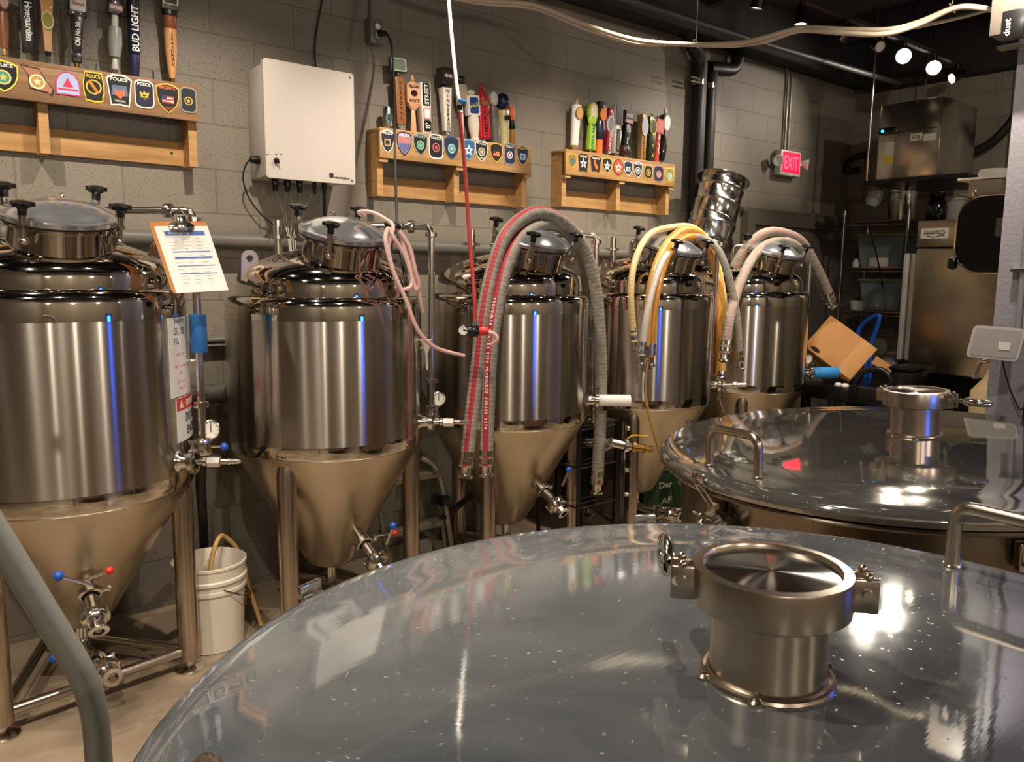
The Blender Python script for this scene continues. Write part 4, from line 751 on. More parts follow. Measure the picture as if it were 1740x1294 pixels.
# cables and clear air lines of the box
def cable(name, pts, r, m, label, cat='cable', group=None, n=8, **kw):
    o = M().tube(smoothpath(pts, n), r, 10, **kw).build(name, m); return tag(o, label, cat, group)
cable('power_cable', [Vector((bx0-.025, 3.72, p.z)), WY(418, 280, 3.74), WY(413, 300, 3.76), WY(420, 330, 3.78), WY(440, 360, 3.79), WY(463, 381, 3.80), WY(470, 392, 3.70), WY(476, 420, 3.67)], .0038, black_rub, 'thin black cable curving down from the left side of the control box')
cable('supply_cable', [(WY(548, -40, 3.82).x, 3.82, 3.30), WY(548, -40, 3.82), WY(547, 0, 3.82), WY(538, 50, 3.822), WY(535, 85, 3.822), WY(537, 120, 3.80), Vector((WY(537, 122, 3.75).x, 3.72, bz1-.012))], .0045, black_rub, 'black supply cable running down the wall into the top of the control box')
for j, (a, b, c_) in enumerate(((467, 478, 490), (488, 484, 492), (490, 497, 494), (509, 510, 498), (533, 520, 502))):
    cable('air_line', [WY(a, 322, 3.70), WY(b, 350, 3.74), WY((b+c_)/2, 380, 3.76), WY(c_, 405, 3.72), WY(c_+2, 432, 3.66)], .0022, mat('clear_air_line', '#a8a294', .2, alpha=.75), 'thin clear air line dropping from the control box glands', 'air line', 'clear air lines under the control box')
cable('gland_cable', [WY(551, 320, 3.70), WY(551, 345, 3.72), WY(552, 372, 3.76), WY(551, 400, 3.78)], .008, black_rub, 'thick black cable under the right end of the control box')

# outlet with cord
ob = thing('wall_outlet', 'grey surface mounted power outlet high on the wall with a white socket', 'outlet', (WY(641, 52).x, YW, 2.78))
p = WY(641, 52, 3.78)
M().box((p.x, YW-.03, p.z), (.075, .058, .125), bev=.005).build('outlet_box', mat('outlet_grey', '#6c6865', .35), ob)
for dz in (.022, -.022): M().lathe([(0, 0), (.015, 0), (.016, -.002), (.016, -.004)], 20, TM((p.x+.004, YW-.0595, p.z+dz), (0, -1, 0))).build('socket', white_pl, ob)
M().cyl((p.x-.01, YW-.02, p.z+.06), (p.x-.01, YW-.02, 3.27), .011, seg=14).build('conduit', mat('wall_grey_paint', '#6f6a60', .5), ob)
cable('extension_cable', [WY(646, 57, 3.74), WY(655, 55, 3.70), WY(665, 75, 3.66), WY(668, 110, 3.60), WY(670, 200, 3.45), WY(672, 300, 3.25), WY(674, 362, 3.08), WY(674, 376, 3.04), WY(676, 400, 2.975), WY(682, 440, 2.87), WY(690, 480, 2.78)], .0062, black_rub, 'heavy black power cord hanging from the wall outlet down to the coiled pink tubing')
m = M().lathe([(.0, -.02), (.016, -.018), (.018, .005), (.012, .02), (.007, .03)], 16, TM(WY(648, 57, 3.745), (.6, -.6, 0))); tag(m.build('cord_plug', black_rub), 'black plug pushed into the lower socket of the wall outlet', 'plug')

# ---------------------------------------------------------------- wall pipes, black duct pipes, exit sign
wallp = mat('grey_pipe_paint', '#56524b', .5, noise=.06)
p0 = WY(360, 409, 3.785); zc = p0.z
tag(M().cyl((XL+.1, 3.785, zc), (5.30, 3.785, zc), .038, seg=28).build('wall_pipe', wallp), 'long thick grey painted pipe running along the wall behind the fermenters', 'pipe')
z2 = WY(370, 578, 3.80).z; tag(M().cyl((1.0, 3.805, z2), (1.75, 3.805, z2), .017, seg=18).build('thin_wall_pipe', wallp), 'thin horizontal grey pipe low on the wall between the first two fermenters', 'pipe')
z3 = WY(370, 665, 3.76).z; tag(M().tube(smoothpath([(.6, 3.76, z3+.03), (1.1, 3.76, z3), (1.35, 3.76, z3-.01), (1.9, 3.76, z3+.03), (2.4, 3.76, z3)]), .045, 16, rf=lambda i, r: r*(1+.07*(i % 2))).build('flexible_duct', mat('taped_duct', '#4a453e', .6, noise=.3, nscale=20)), 'dark tape wrapped flexible duct on the wall between the first two fermenters', 'duct')
bp = mat('black_drain_pipe', '#1b1a1a', .45)
dp = thing('drain_stack', 'pair of black vertical drain pipes rising to the ceiling beside the duct elbow', 'pipe', (4.97, YW, 0))
zz = WY(1196, 108, 3.76).z
for x_, r_ in ((1186, .049), (1205.5, .040)):
    q = WY(x_, 250, 3.76); M().cyl((q.x, 3.765, 0), (q.x, 3.765, zz), r_, seg=28).build('pipe', bp, dp)
xa = WY(1186, 200, 3.76).x; xb = WY(1205.5, 200, 3.76).x
m = M().tube(bendpath([(xa, 3.765, zz-.12), (xa, 3.765, zz+.05), (xa-.13, 3.765, zz+.12), (xa-.13, 3.765, ZC)], .09), .052, 20); m.build('elbow', bp, dp)
m = M().tube(bendpath([(xb-.03, 3.765, zz-.02), (xb+.32, 3.765, zz+.02), (xb+.32, 3.765, ZC)], .12), .050, 20); m.build('elbow', bp, dp)
q = WY(1190, 136, 3.70); m = M()
for x_, r_ in ((xa, .053), (xb, .044)): m.lathe([(r_-.002, -.018), (r_, -.018), (r_, .018), (r_-.002, .018)], 24, Matrix.Translation((x_, 3.765, q.z)))
for dz in (-.014, .014): m.box((xa-.10, 3.72, q.z+dz), (.10, .012, .010))
m.build('pipe_clamp', fitting, dp)
# exit sign
es = thing('exit_sign', 'glowing red exit sign with two small emergency lamps', 'exit sign', (WY(1343, 278, 3.8).x, YW, 2.4))
p = WY(1341, 278, 3.79); ex = mat('exit_housing', '#cdc8bc', .4); 
M().box((p.x, YW-.035, p.z), (.30, .066, .205), bev=.012).build('housing', ex, es)
red = mat('exit_red_glow', '#e01028', .4, emit='#ff0a2c', estr=2.2)
M().prism(rrect(.255, .165, .006), .002, TM((p.x+.0, YW-.068, p.z+.005), (0, -1, 0), (1, 0, 0))).build('panel', red, es)
m = M(); addtext(m, 'EXIT', .15, TM((p.x, YW-.0705, p.z+.005), (0, -1, 0), (1, 0, 0)), bold=.002, fit=.205); m.build('lettering', mat('exit_letter', '#f4506a', .4, emit='#ff5468', estr=1.2), es, flat=True)
for sx in (-1, 1):
    c = Vector((p.x+sx*.215, YW-.075, p.z+.005)); f = Vector((sx*.5, -1, -.25)).normalized()
    m = M().lathe([(0, -.045), (.03, -.04), (.046, .0), (.046, .016), (.040, .018), (.036, .010), (0, .008)], 20, TM(c, f)); m.cyl((p.x+sx*.145, YW-.05, p.z), c, .010); m.build('emergency_lamp', ex, es)
for dx in (-.035, .015):
    q = Vector((p.x+dx, YW-.018, p.z+.1)); pts = [q, q+Vector((0, 0, .55)), (q.x, q.y, 3.26)] if dx > 0 else [q, q+Vector((0, 0, .66)), q+Vector((-.16, 0, .74))]
    M().tube(bendpath(pts, .10), .010, 12).build('conduit', mat('light_conduit', '#8d867a', .35, .6), es)

# clipboard standing on the first tank's shoulder, leaning on its cleaning arm
TL, TR, BR, BL = WY(252, 377, 2.96), WY(350, 377, 2.96), WY(388, 494, 2.90), WY(293, 498, 2.90)
ux = (TR-TL).normalized(); n_ = ux.cross((TL-BL)).normalized(); n_ = n_ if n_.y < 0 else -n_; uy = n_.cross(ux)
Wc = (TR-TL).length; Hc = (TL-BL).length; cc = (TL+TR+BL+BR)/4; X = TM(cc, n_, ux)
sh_ = ((TL-BL).dot(ux))/Hc
def sk(poly): return [(x+sh_*y, y) for x, y in poly]
cbm = thing('clipboard', 'brown clipboard with a printed white log sheet clipped above the nearest fermenter', 'clipboard', cc)
M().prism(sk(rrect(Wc, Hc, .012)), .003, X).build('board', mat('hardboard', '#b97a3c', .5), cbm)
M().prism(sk([(x+.006, y-.008) for x, y in rrect(Wc*.93, Hc*.93, .004)]), .0012, X @ Matrix.Translation((0, 0, .003))).build('paper', mat('log_paper', '#e9e2da', .6), cbm)
m = M(); Z = Matrix.Translation((0, 0, .0043))
yy0 = Hc*.365; m.prism(sk([(-Wc*.30, yy0), (Wc*.40, yy0), (Wc*.40, yy0-.016), (-Wc*.30, yy0-.016)]), .0003, X @ Z)
for k_, y in enumerate((.08, .0, -.012, -.12, -.23)): m.prism(sk([(-Wc*.26, Hc*y), (Wc*.40, Hc*y), (Wc*.40, Hc*y-.003), (-Wc*.26, Hc*y-.003)]), .0003, X @ Z)
m.build('blue_rules', pm('#4f6ea8'), cbm, flat=True)
m = M()
for k_ in range(15):
    y = Hc*.31-k_*Hc*.048
    for u_ in range(3): x0_ = -Wc*.27+u_*Wc*.23; m.prism(sk([(x0_, y), (x0_+Wc*random.uniform(.06, .19), y), (x0_+Wc*.08, y-.0018), (x0_, y-.0018)]), .0002, X @ Z)
m.build('pencil_entries', pm('#aaa49c'), cbm, flat=True)
m = M(); addtext(m, 'Brewing Log', .011, X @ Matrix.Translation((-.01+sh_*yy0, yy0-.008, .0048)), fit=.07); m.build('title', white_pl, cbm, flat=True)
m = M().lathe([(.046, 0), (.044, .006), (.03, .012), (0, .013)], 28, X @ Matrix.Translation((sh_*Hc*.42+.005, Hc*.42, .004)) @ Matrix.Diagonal((1, .5, 1, 1))); m.box((sh_*Hc*.47+.005, Hc*.47, .018), (.03, .045, .022), X, bev=.005)
m.tube(bendpath([X @ Vector((.0+sh_*Hc*.5-.02, Hc*.50, .02)), X @ Vector((-.03+sh_*Hc*.5, Hc*.60, .03)), X @ Vector((.01+sh_*Hc*.5, Hc*.66, .02)), X @ Vector((.03+sh_*Hc*.5, Hc*.52, .02))], .01), .003, 8); m.build('clip', fitting, cbm)
M().box((0, 0, -.03), (.03, .05, .03), X).build('bracket', fitting, cbm)

# ---------------------------------------------------------------- hoses
def hose(name, pts, r, m, label, grp=None, rib=0., stripe=None, ends='both', cat='hose', n=10, seg=28, endr=1.25, text=None, smat=None):
    P = smoothpath([WY(*p) for p in pts], n)
    if rib: # resample finely
        Q = []
        for a, b in zip(P, P[1:]):
            k = max(1, int((b-a).length/.006))
            for j in range(k): Q.append(a.lerp(b, j/k))
        Q.append(P[-1]); P = Q
    root = thing(name, label, cat, P[0], grp)
    rf = (lambda i, rr: rr*(1+rib*(1 if i % 3 == 0 else 0))) if rib else None
    st = (lambda i, k: 1 if stripe[0] <= k < stripe[1] else 0) if stripe else None
    mats = [m, smat or mat('red_hose_stripe', '#a02832', .6)] if stripe else m
    tm = M(); tm.tube(P, r, seg, rf=rf, stripe=st, twist=stripe[2] if stripe else 0.); tm.build('hose_body', mats, root, ang=60)
    if text:
        lt = M(); i0, st_ = text[1], text[2]
        for q_, ch_c in enumerate(text[0]):
            i_ = i0-q_*st_
            if ch_c == ' ' or not 0 <= i_ < len(tm.frames): continue
            p0_, t_, u_, w_ = tm.frames[i_]; an = 2*PI*((stripe[0]+stripe[1])/2)/seg+stripe[2]*i_; nn = u_*math.cos(an)+w_*math.sin(an)
            addtext(lt, ch_c, .017, TM(p0_+nn*r*(1+rib), nn, -t_ if text[3] else t_), bold=.0006)
        if lt.v: lt.build('lettering', white_pl, root, flat=True)
    for e, (a, b) in (('start', (P[0], P[2])), ('end', (P[-1], P[-3]))):
        if ends in ('both', e):
            d = (a-b).normalized(); X = TM(a, d)
            M().lathe([(r*.9, -.075), (r*1.12, -.074), (r*1.12, -.05), (r*1.02, -.049), (r*1.02, -.035), (r*1.12, -.034), (r*1.12, -.012), (r*.95, -.01), (r*.85, .0), (r*.8, .035), (r*1.15, .04), (r*1.15, .052), (r*.7, .054), (r*.7, .0), (0, 0)], 20, X).build('end_fitting', fitting, root)
    return root
gh = mat('grey_canvas_hose', '#8c8578', .75, noise=.18, nscale=30, bump=.5, bscale=45)
GH = 'grey ribbed hoses'; S_IN = 12
hose('suction_hose', [(792, 792, 2.93), (800, 720, 2.93), (812, 620, 2.93), (822, 530, 2.94), (838, 455, 2.98), (862, 395, 3.02), (905, 363, 3.06), (950, 372, 3.06), (985, 408, 3.04), (1008, 470, 3.02), (1018, 550, 3.0), (1021, 650, 2.98), (1019, 740, 2.97), (1014, 822, 2.97)], .033, gh, 'outer thick grey hose with red stripe looped high over the third fermenter', GH, .055, (12, 15, .0))
hose('suction_hose', [(826, 790, 2.89), (829, 700, 2.89), (834, 600, 2.89), (845, 520, 2.91), (862, 450, 2.96), (888, 402, 3.02), (925, 381, 3.07), (962, 392, 3.09), (990, 440, 3.10), (1004, 510, 3.10), (1012, 600, 3.11), (1010, 700, 3.12)], .032, gh, 'inner thick grey hose looped under the outer one on the third fermenter', GH, .055, (S_IN, S_IN+4, -.004), text=('PROSOURCE SERIES 327A PROSOURCE SERIES 327A', 110, 2, True))
hose('suction_hose', [(1196, 640, 3.35), (1206, 560, 3.32), (1232, 490, 3.25), (1262, 430, 3.16), (1296, 398, 3.08), (1330, 396, 3.05), (1362, 412, 3.02), (1385, 450, 3.0), (1402, 485, 2.99), (1412, 510, 2.98)], .034, gh, 'outer grey hose arching over the farthest fermenter, ending in a steel coupling', GH, .045, (13, 15, .0), smat=mat('faded_hose_print', '#a0756a', .7))
hose('suction_hose', [(1232, 600, 2.86), (1240, 540, 2.88), (1258, 480, 2.94), (1284, 432, 3.02), (1318, 409, 3.05), (1350, 416, 3.02), (1378, 448, 3.03), (1398, 490, 3.03), (1408, 508, 3.03)], .030, gh, 'inner grey hose arching over the farthest fermenter below the other loop', GH, .045, (13, 15, .0), smat=mat('faded_hose_print', '#a0756a', .7))
yh = mat('amber_hose', '#d9a24a', .3, trans=.15, noise=.08, nscale=4); ch = mat('clear_braided_hose', '#d8cfc4', .3, trans=.2, noise=.12, nscale=60); rh = mat('cream_ribbed_hose', '#d9bd86', .45)
GY = 'hoses draped over the fourth fermenter'
hose('amber_hose', [(1098, 610, 2.84), (1100, 540, 2.84), (1110, 470, 2.89), (1130, 420, 2.96), (1158, 392, 3.04), (1188, 396, 3.10), (1208, 425, 3.11), (1222, 480, 3.02), (1228, 560, 2.98), (1226, 650, 2.95)], .024, yh, 'long amber hose over the fourth fermenter, reaching down to its side valve', GY)
hose('amber_hose', [(1106, 606, 2.82), (1112, 520, 2.83), (1128, 450, 2.88), (1150, 412, 2.96), (1178, 402, 3.04), (1200, 418, 3.08), (1214, 450, 3.06), (1222, 520, 3.0), (1222, 600, 2.98), (1220, 640, 2.98)], .022, mat('deep_amber_hose', '#c98a34', .3, trans=.15), 'darker amber hose lying inside the long amber one', GY, ends='start')
hose('clear_hose', [(1090, 604, 2.81), (1098, 540, 2.81), (1112, 480, 2.84), (1128, 440, 2.88), (1142, 428, 2.93), (1152, 432, 2.98)], .018, ch, 'short clear braided hose on the front of the fourth fermenter', GY, ends='start')
hose('ribbed_hose', [(1078, 580, 2.84), (1072, 500, 2.86), (1080, 440, 2.92), (1104, 398, 3.02), (1140, 386, 3.10), (1176, 386, 3.16), (1204, 410, 3.16), (1222, 460, 3.06), (1232, 520, 3.0), (1237, 584, 2.98)], .017, rh, 'cream ribbed hose over the fourth fermenter, outermost on its left', GY, .10)
hose('grey_hose', [(1150, 406, 3.0), (1180, 402, 3.04), (1208, 412, 3.0), (1228, 440, 2.94), (1246, 500, 2.90), (1254, 560, 2.88), (1257, 615, 2.88)], .022, gh, 'single grey hose falling between the fourth and fifth fermenters', GY, .03, ends='end')
cable('drip_tube', [WY(1100, 615, 2.82), WY(1096, 660, 2.82), WY(1104, 710, 2.80), WY(1116, 752, 2.79), WY(1122, 770, 2.79)], .0075, mat('stained_clear_tube', '#b08a50', .3, alpha=.8), 'thin brownish tube hanging below the amber hose ends', 'tube')
# pink tubing
pk = mat('pink_tubing', '#e6bdb4', .3, trans=.1)
cable('pink_tubing', [WY(618, 366, 3.00), WY(610, 360, 2.98), WY(630, 360, 2.94), WY(655, 372, 2.88), (WY(668, 386, 2.84)), WY(660, 420, 2.80), WY(668, 460, 2.78), WY(680, 490, 2.78), WY(700, 482, 2.78), WY(690, 440, 2.79), WY(670, 405, 2.80), WY(660, 388, 2.82), WY(655, 410, 2.79), WY(668, 460, 2.77), WY(690, 510, 2.76), WY(710, 560, 2.76), WY(740, 590, 2.78), WY(788, 604, 2.82)], .0085, pk, 'pink tubing coiled on a lid knob of the second fermenter and sagging to the right', 'tubing')
cable('pink_tubing', [WY(678, 392, 2.84), WY(696, 420, 2.82), (WY(706, 460, 2.81)), WY(712, 484, 2.81), WY(706, 490, 2.82), WY(700, 460, 2.83), WY(686, 420, 2.84), WY(684, 400, 2.85), WY(700, 450, 2.84), WY(712, 500, 2.84), WY(718, 530, 2.86)], .0085, pk, 'second loop of pink tubing hanging at the right of the second fermenter', 'tubing')
# white and red air line with regulator
cable('air_hose', [(WY(757, -60, 3.14).x, 3.14, ZC-.005), WY(757, -60, 3.14), WY(762, 0, 3.10), WY(769, 80, 3.02), WY(778, 164, 2.92)], .0085, white_pl, 'white air hose dropping from the ceiling to the blue valve', 'hose')
bv = thing('inline_valve', 'small blue handled valve joining the white and red air hoses', 'valve', WY(780, 175, 2.91))
M().cyl(WY(778, 163, 2.92), WY(782, 192, 2.90), .010).build('valve_body', white_pl, bv); M().box(WY(786, 172, 2.90), (.04, .012, .014), bev=.003).build('valve_lever', mat('light_blue_plastic', '#2f8fd0', .4), bv)
M().cyl(WY(781, 180, 2.908), WY(781, 188, 2.904), .0125).build('collar', black_pl, bv)
cable('red_air_hose', [WY(781, 190, 2.90), WY(790, 290, 2.86), WY(799, 420, 2.80), WY(806, 500, 2.76), WY(807, 545, 2.76)], .0085, mat('red_rubber', '#c4423c', .5), 'red air hose hanging straight down in front of the middle shelf to the regulator', 'hose')
rg = thing('pressure_regulator', 'black pressure regulator with a red knob and round gauge hanging on the red hose', 'regulator', WY(806, 575, 2.76))
c = WY(806, 562, 2.76); f = (ORG-c); f.z = 0; f.normalize(); rt_ = Vector((-f.y, f.x, 0)); rt_ = rt_ if rt_.dot(RT) > 0 else -rt_
M().lathe([(0, -.028), (.022, -.026), (.026, -.01), (.026, .012), (.02, .02), (0, .02)], 24, TM(c, rt_)).build('regulator_body', black_pl, rg)
M().lathe([(.017, .0), (.019, .005), (.019, .028), (.016, .042), (0, .043)], 14, TM(c+rt_*.02, rt_)).build('knob', mat('red_knob', '#d02a22', .35), rg)
gc = c-rt_*.048+Vector((0, 0, .003)); go = M().lathe([(0, -.014), (.021, -.012), (.0235, .004), (.020, .008), (.020, .004)], 24, TM(gc, f)); go.cyl(c, gc, .006); go = go.build('gauge', black_pl, rg)
M().lathe([(0, .0), (.020, .0)], 24, TM(gc+f*.0045, f)).build('gauge_face', white_pl, go)
m = M().box((.003, .005, 0), (.002, .018, .001), TM(gc+f*.0052, f) @ Matrix.Rotation(.6, 4, 'Z')); m.build('needle', black_pl, go)
M().cyl(c+Vector((0, 0, .02)), c+Vector((0, 0, .04)), .011).build('hose_nut', fitting, rg)
cable('pink_outlet_tube', [c+rt_*.055+Vector((0, 0, -.006)), c+rt_*.085+Vector((0, 0, -.01)), c+rt_*.10+Vector((0, 0, -.035)), c+rt_*.085+Vector((0, .02, -.06))], .008, pk, 'short bend of pink tube leaving the right side of the red knob regulator', 'tubing')
# cream plastic funnel tag between tanks two and three
m = M().lathe([(.004, -.10), (.006, -.03), (.028, .028), (.030, .034), (.027, .036), (.02, .03), (.003, -.03)], 24, TM(WY(724, 590, 2.98), (-.05, 0, 1)))
tag(m.build('plastic_funnel', mat('cream_plastic', '#d8cbb4', .4)), 'cream plastic funnel hanging at the right edge of the second fermenter', 'funnel')
# brown cardboard strip and white strap behind the third tank
o = M().box((0, 0, 0), (.02, .006, .34), TM(WY(992, 492, 3.12), (-.25, 0, 1))).build('cardboard_strip', mat('strip_card', '#a8834e', .6)); tag(o, 'narrow brown cardboard strip between the third fermenter and its hose', 'strip')
# ---------------------------------------------------------------- things between and under the fermenters
bc = WZ(355, 951, .37); bc = Vector((bc.x, bc.y+.0, 0))
bk = thing('bucket', 'white plastic bucket on the floor between the first two fermenters', 'bucket', bc); T0 = Matrix.Translation(bc)
wpb = mat('bucket_plastic', '#d9cfbd', .42)
M().lathe([(0, .0), (.125, .0), (.130, .004), (.143, .255), (.150, .258), (.150, .272), (.144, .276), (.145, .300), (.153, .303), (.153, .315), (.147, .32), (.148, .360), (.153, .364), (.153, .374), (.148, .376), (.144, .37), (.127, .02), (0, .015)], 56, T0).build('pail', wpb, bk)
e1 = bc+pol(.152, -75, .285); e2 = bc+pol(.152, 0, .285)
M().tube(smoothpath([bc+pol(.153, -88, .283), bc+pol(.165, -60, .24), bc+pol(.166, -30, .205), bc+pol(.158, -5, .21)]), .0022, 8).build('bail', mat('wire', '#3a342c', .4, 1), bk)
q = bc+pol(.1445, -22, .19); M().box((0, 0, 0), (.035, .09, .002), TM(q, pol(1, -22, 0), (0, 0, 1))).build('bucket_label', mat('orange_label', '#b9723c', .5), bk)
cable('short_hose', [bc+Vector((-.02, -.03, .22)), bc+Vector((.01, 0, .36)), bc+Vector((.05, .04, .43)), bc+Vector((.10, .09, .43)), bc+Vector((.17, .10, .33)), bc+Vector((.20, .06, .15)), bc+Vector((.22, .0, .012))], .010, mat('tan_hose', '#c9a062', .45), 'tan hose looping out of the white bucket and over its rim', 'hose')
A = world(0, pol(.475, -30, 0))
cable('black_drain_hose', [(A.x, A.y, .92), WY(341, 815, 3.2), WY(344, 870, 3.45), WY(347, 930, 3.6), (WY(347, 930, 3.6).x, 3.62, .03)], .020, black_rub, 'black hose hanging from the cleaning arm of the nearest fermenter to the floor', 'hose', n=6)
# step ladder
al = mat('ladder_grey', '#8f8878', .4, .6)
ld = thing('step_ladder', 'grey folded step ladder leaning against the wall behind the second fermenter leg', 'ladder', (2.3, 3.5, 0))
a = [WY(716, 778, 3.42), WY(736, 790, 3.40), WY(748, 815, 3.38), WY(757, 860, 3.36), WY(768, 930, 3.34)]; b_ = a[-1]; a.append(Vector((b_.x+.03, b_.y, .012)))
b2 = [WY(746, 850, 3.44), WY(752, 890, 3.42), WY(758, 940, 3.40)]; e_ = b2[-1]; b2.append(Vector((e_.x+.02, e_.y, .012)))
M().tube(smoothpath(a), .014, 14).build('rail', al, ld); M().tube(smoothpath(b2), .012, 14).build('rail', al, ld)
a_ = [p+Vector((-.36, .05, 0)) for p in a]; M().tube(smoothpath(a_), .014, 14).build('rail', al, ld)
c = WY(750, 848, 3.37); M().box(c, (.05, .10, .055), bev=.008).build('joint', black_pl, ld)
for z in (.28, .55): M().box((c.x-.16, c.y+.04, z), (.34, .09, .03), bev=.004).build('step', al, ld)
M().box((c.x-.17, c.y+.02, .44), (.28, .03, .20), TM((0, 0, 0), (0, .1, 1)), bev=.01).build('tray', mat('tray_grey', '#7b756a', .5), ld)
M().cyl(c+Vector((.0, -.01, -.10)), c+Vector((.36, .02, .05)), .018).build('brace', black_pl, ld)
# pump cart
pc = thing('pump_cart', 'black pump cart with control panel and brass hose nipple between the third and fourth fermenters', 'pump cart', (3.2, 3.05, 0))
pl_ = WY(1030, 800, 3.05); pr_ = WY(1060, 800, 3.05)
M().box((3.27, 3.12, .50), (.03, .30, .56), bev=.004).build('side_panel', mat('brown_panel', '#4a4036', .45), pc)
M().box((3.24, 2.985, .50), (.05, .02, .58)).build('panel_edge', black_pl, pc)
M().box((3.08, 3.16, .50), (.30, .02, .46)).build('back_panel', black_pl, pc)
for x, y in ((2.93, 2.98), (3.27, 2.98), (2.93, 3.3), (3.27, 3.3)): M().cyl((x, y, .08), (x, y, .80), .012, seg=12).build('post', black_pl, pc)
for x, y in ((2.93, 2.98), (3.27, 2.98), (2.93, 3.3), (3.27, 3.3)): M().lathe([(0, -.012), (.03, -.012), (.036, -.008), (.036, .008), (.03, .012), (0, .012)], 18, TM((x, y, .037), (1, 0, 0))).build('caster', black_rub, pc)
for z in (.12, .34, .56, .77):
    m = M()
    for k in range(6): m.cyl((2.93, 2.98+.064*k, z), (3.27, 2.98+.064*k, z), .004, seg=8)
    for x in (2.93, 3.27): m.cyl((x, 2.98, z), (x, 3.3, z), .006, seg=8)
    m.build('wire_shelf', dark_steel, pc)
b0 = WY(1040, 752, 2.90); b1 = WY(1062, 757, 2.86); b3 = WY(1102, 763, 2.80)
m = M().cyl(b0, b1, .024); m.lathe([(.026, -.01), (.038, -.008), (.038, .008), (.026, .01)], 20, TM(b1, b3-b1)); m.cyl(b1, b1.lerp(b3, .3), .020); m.cyl(b0+Vector((0, .05, -.03)), b0, .03); m.cyl(b1+Vector((0, 0, -.075)), b1, .006, seg=8)
m.cyl(b0, b0+Vector((0, .28, -.05)), .028)
m.build('pump_outlet', fitting, pc)
M().lathe([(.022, 0), (.028, .004), (.028, .024), (.020, .028), (.020, .07), (.024, .072), (.024, .084), (.019, .086), (.019, .125), (.013, .125), (.013, .10), (0, .10)], 18, TM(b1.lerp(b3, .25), b3-b1)).build('brass_nipple', mat('brass', '#b8904a', .25, 1), pc)
M().tube(smoothpath([b1+Vector((.01, 0, .03)), b1+Vector((.04, -.02, .055)), b1+Vector((.12, -.05, .045))]), .005, 8).build('lever', mat('yellow_lever', '#c99a2c', .4), pc)
m = M()
for dz in (0, -.12, -.24, -.38): m.lathe([(0, 0), (.014, 0), (.014, .02), (.009, .03), (0, .03)], 12, TM((3.29, 2.98, .74+dz), (.3, -1, 0)))
m.build('bolt', fitting, pc)
# boxes of beer on the floor
def carton(name, label, c, d, m_, rot=0., texts=(), cat='box', tcol='#cfd8c4'):
    root = thing(name, label, cat, c); X = RZ(c, rot)
    M().box((0, 0, d[2]/2), d, X, bev=.003).build('carton', m_, root)
    M().box((0, 0, d[2]+.0006), (d[0]*.96, .05, .001), X).build('tape', mat('packing_tape', '#a78f5e', .25), root)
    if texts:
        m = M()
        for s_, h, w, u, v in texts: addtext(m, s_, h, X @ TM((u, -d[1]/2-.0006, v), (0, -1, 0), (1, 0, 0)), fit=w, bold=.001)
        m.build('lettering', mat('box_print_'+tcol.strip('#'), tcol, .6), root, flat=True)
    return root
carton('beer_carton', 'dark green carton with pale lettering on the floor behind the fourth fermenter', (4.13, 3.50, 0), (.36, .26, .25), mat('green_carton', '#1c3a1e', .5), -.1, (('Der', .06, .12, .02, .19), ('AF', .06, .10, .03, .08)))
carton('black_carton', 'black carton with white lettering standing right of the green carton', (4.42, 3.42, 0), (.16, .24, .42), mat('black_carton', '#17171b', .4), -.1, (('BL', .08, .10, 0, .30), ('E', .07, .05, 0, .16)), tcol='#d8d8d8')

# ---------------------------------------------------------------- foreground pipe rail
rl = [WY(-160, 660, 1.35), WY(0, 905, 1.35), WY(150, 1150, 1.35)]; e_ = WY(171, 1300, 1.35)
pts = bendpath([Vector((rl[0].x-.25, 1.35, rl[0].z+.02)), rl[0], WY(160, 1176, 1.35), Vector((e_.x, e_.y, .01))], .07, 8)
rt0 = thing('pipe_rail', 'bent grey painted pipe rail crossing the lower left corner', 'rail', (e_.x, e_.y, 0))
M().tube(pts, .0205, 22).build('rail', mat('rail_grey_paint', '#85857d', .42), rt0); M().lathe([(0, 0), (.05, 0), (.05, .006), (.022, .01), (.022, .02)], 24, Matrix.Translation((e_.x, e_.y, 0))).build('floor_flange', mat('rail_grey_paint', '#85857d', .42), rt0)

# ---------------------------------------------------------------- corner beyond the fermenters: wire shelf
ch_ = mat('chrome_wire', '#a8a49c', .25, 1)
sx0, sx1 = 6.72, 7.14; sy1 = WX(1433, 400, sx0).y; sy0 = WX(1543, 377, sx0).y
ws = thing('wire_shelving', 'tall chrome wire shelving unit in the corner beside the door', 'shelving unit', ((sx0+sx1)/2, (sy0+sy1)/2, 0))
for x in (sx0, sx1):
    for y in (sy0, sy1): M().cyl((x, y, 0), (x, y, 2.16 if x == sx0 else 2.12), .0125, seg=12).build('post', ch_, ws)
SZ = [WX(1433, 378, sx0).z, WX(1430, 455, sx0).z, WX(1428, 527, sx0).z, WX(1425, 605, sx0).z, .35]
for z in SZ:
    m = M()
    for y in (sy0, sy1):
        for dz in (0, -.03): m.cyl((sx0, y, z+dz), (sx1, y, z+dz), .003, seg=6)
    for x in (sx0, sx1):
        for dz in (0, -.03): m.cyl((x, sy0, z+dz), (x, sy1, z+dz), .0035, seg=6)
        n = 14; m.tube([(x, sy0+(sy1-sy0)*k/n, z-.03*(k % 2)) for k in range(n+1)], .002, 6)
    for k in range(1, 22): y = sy0+(sy1-sy0)*k/22; m.cyl((sx0, y, z+.003), (sx1, y, z+.003), .002, seg=6)
    m.build('wire_shelf', ch_, ws)
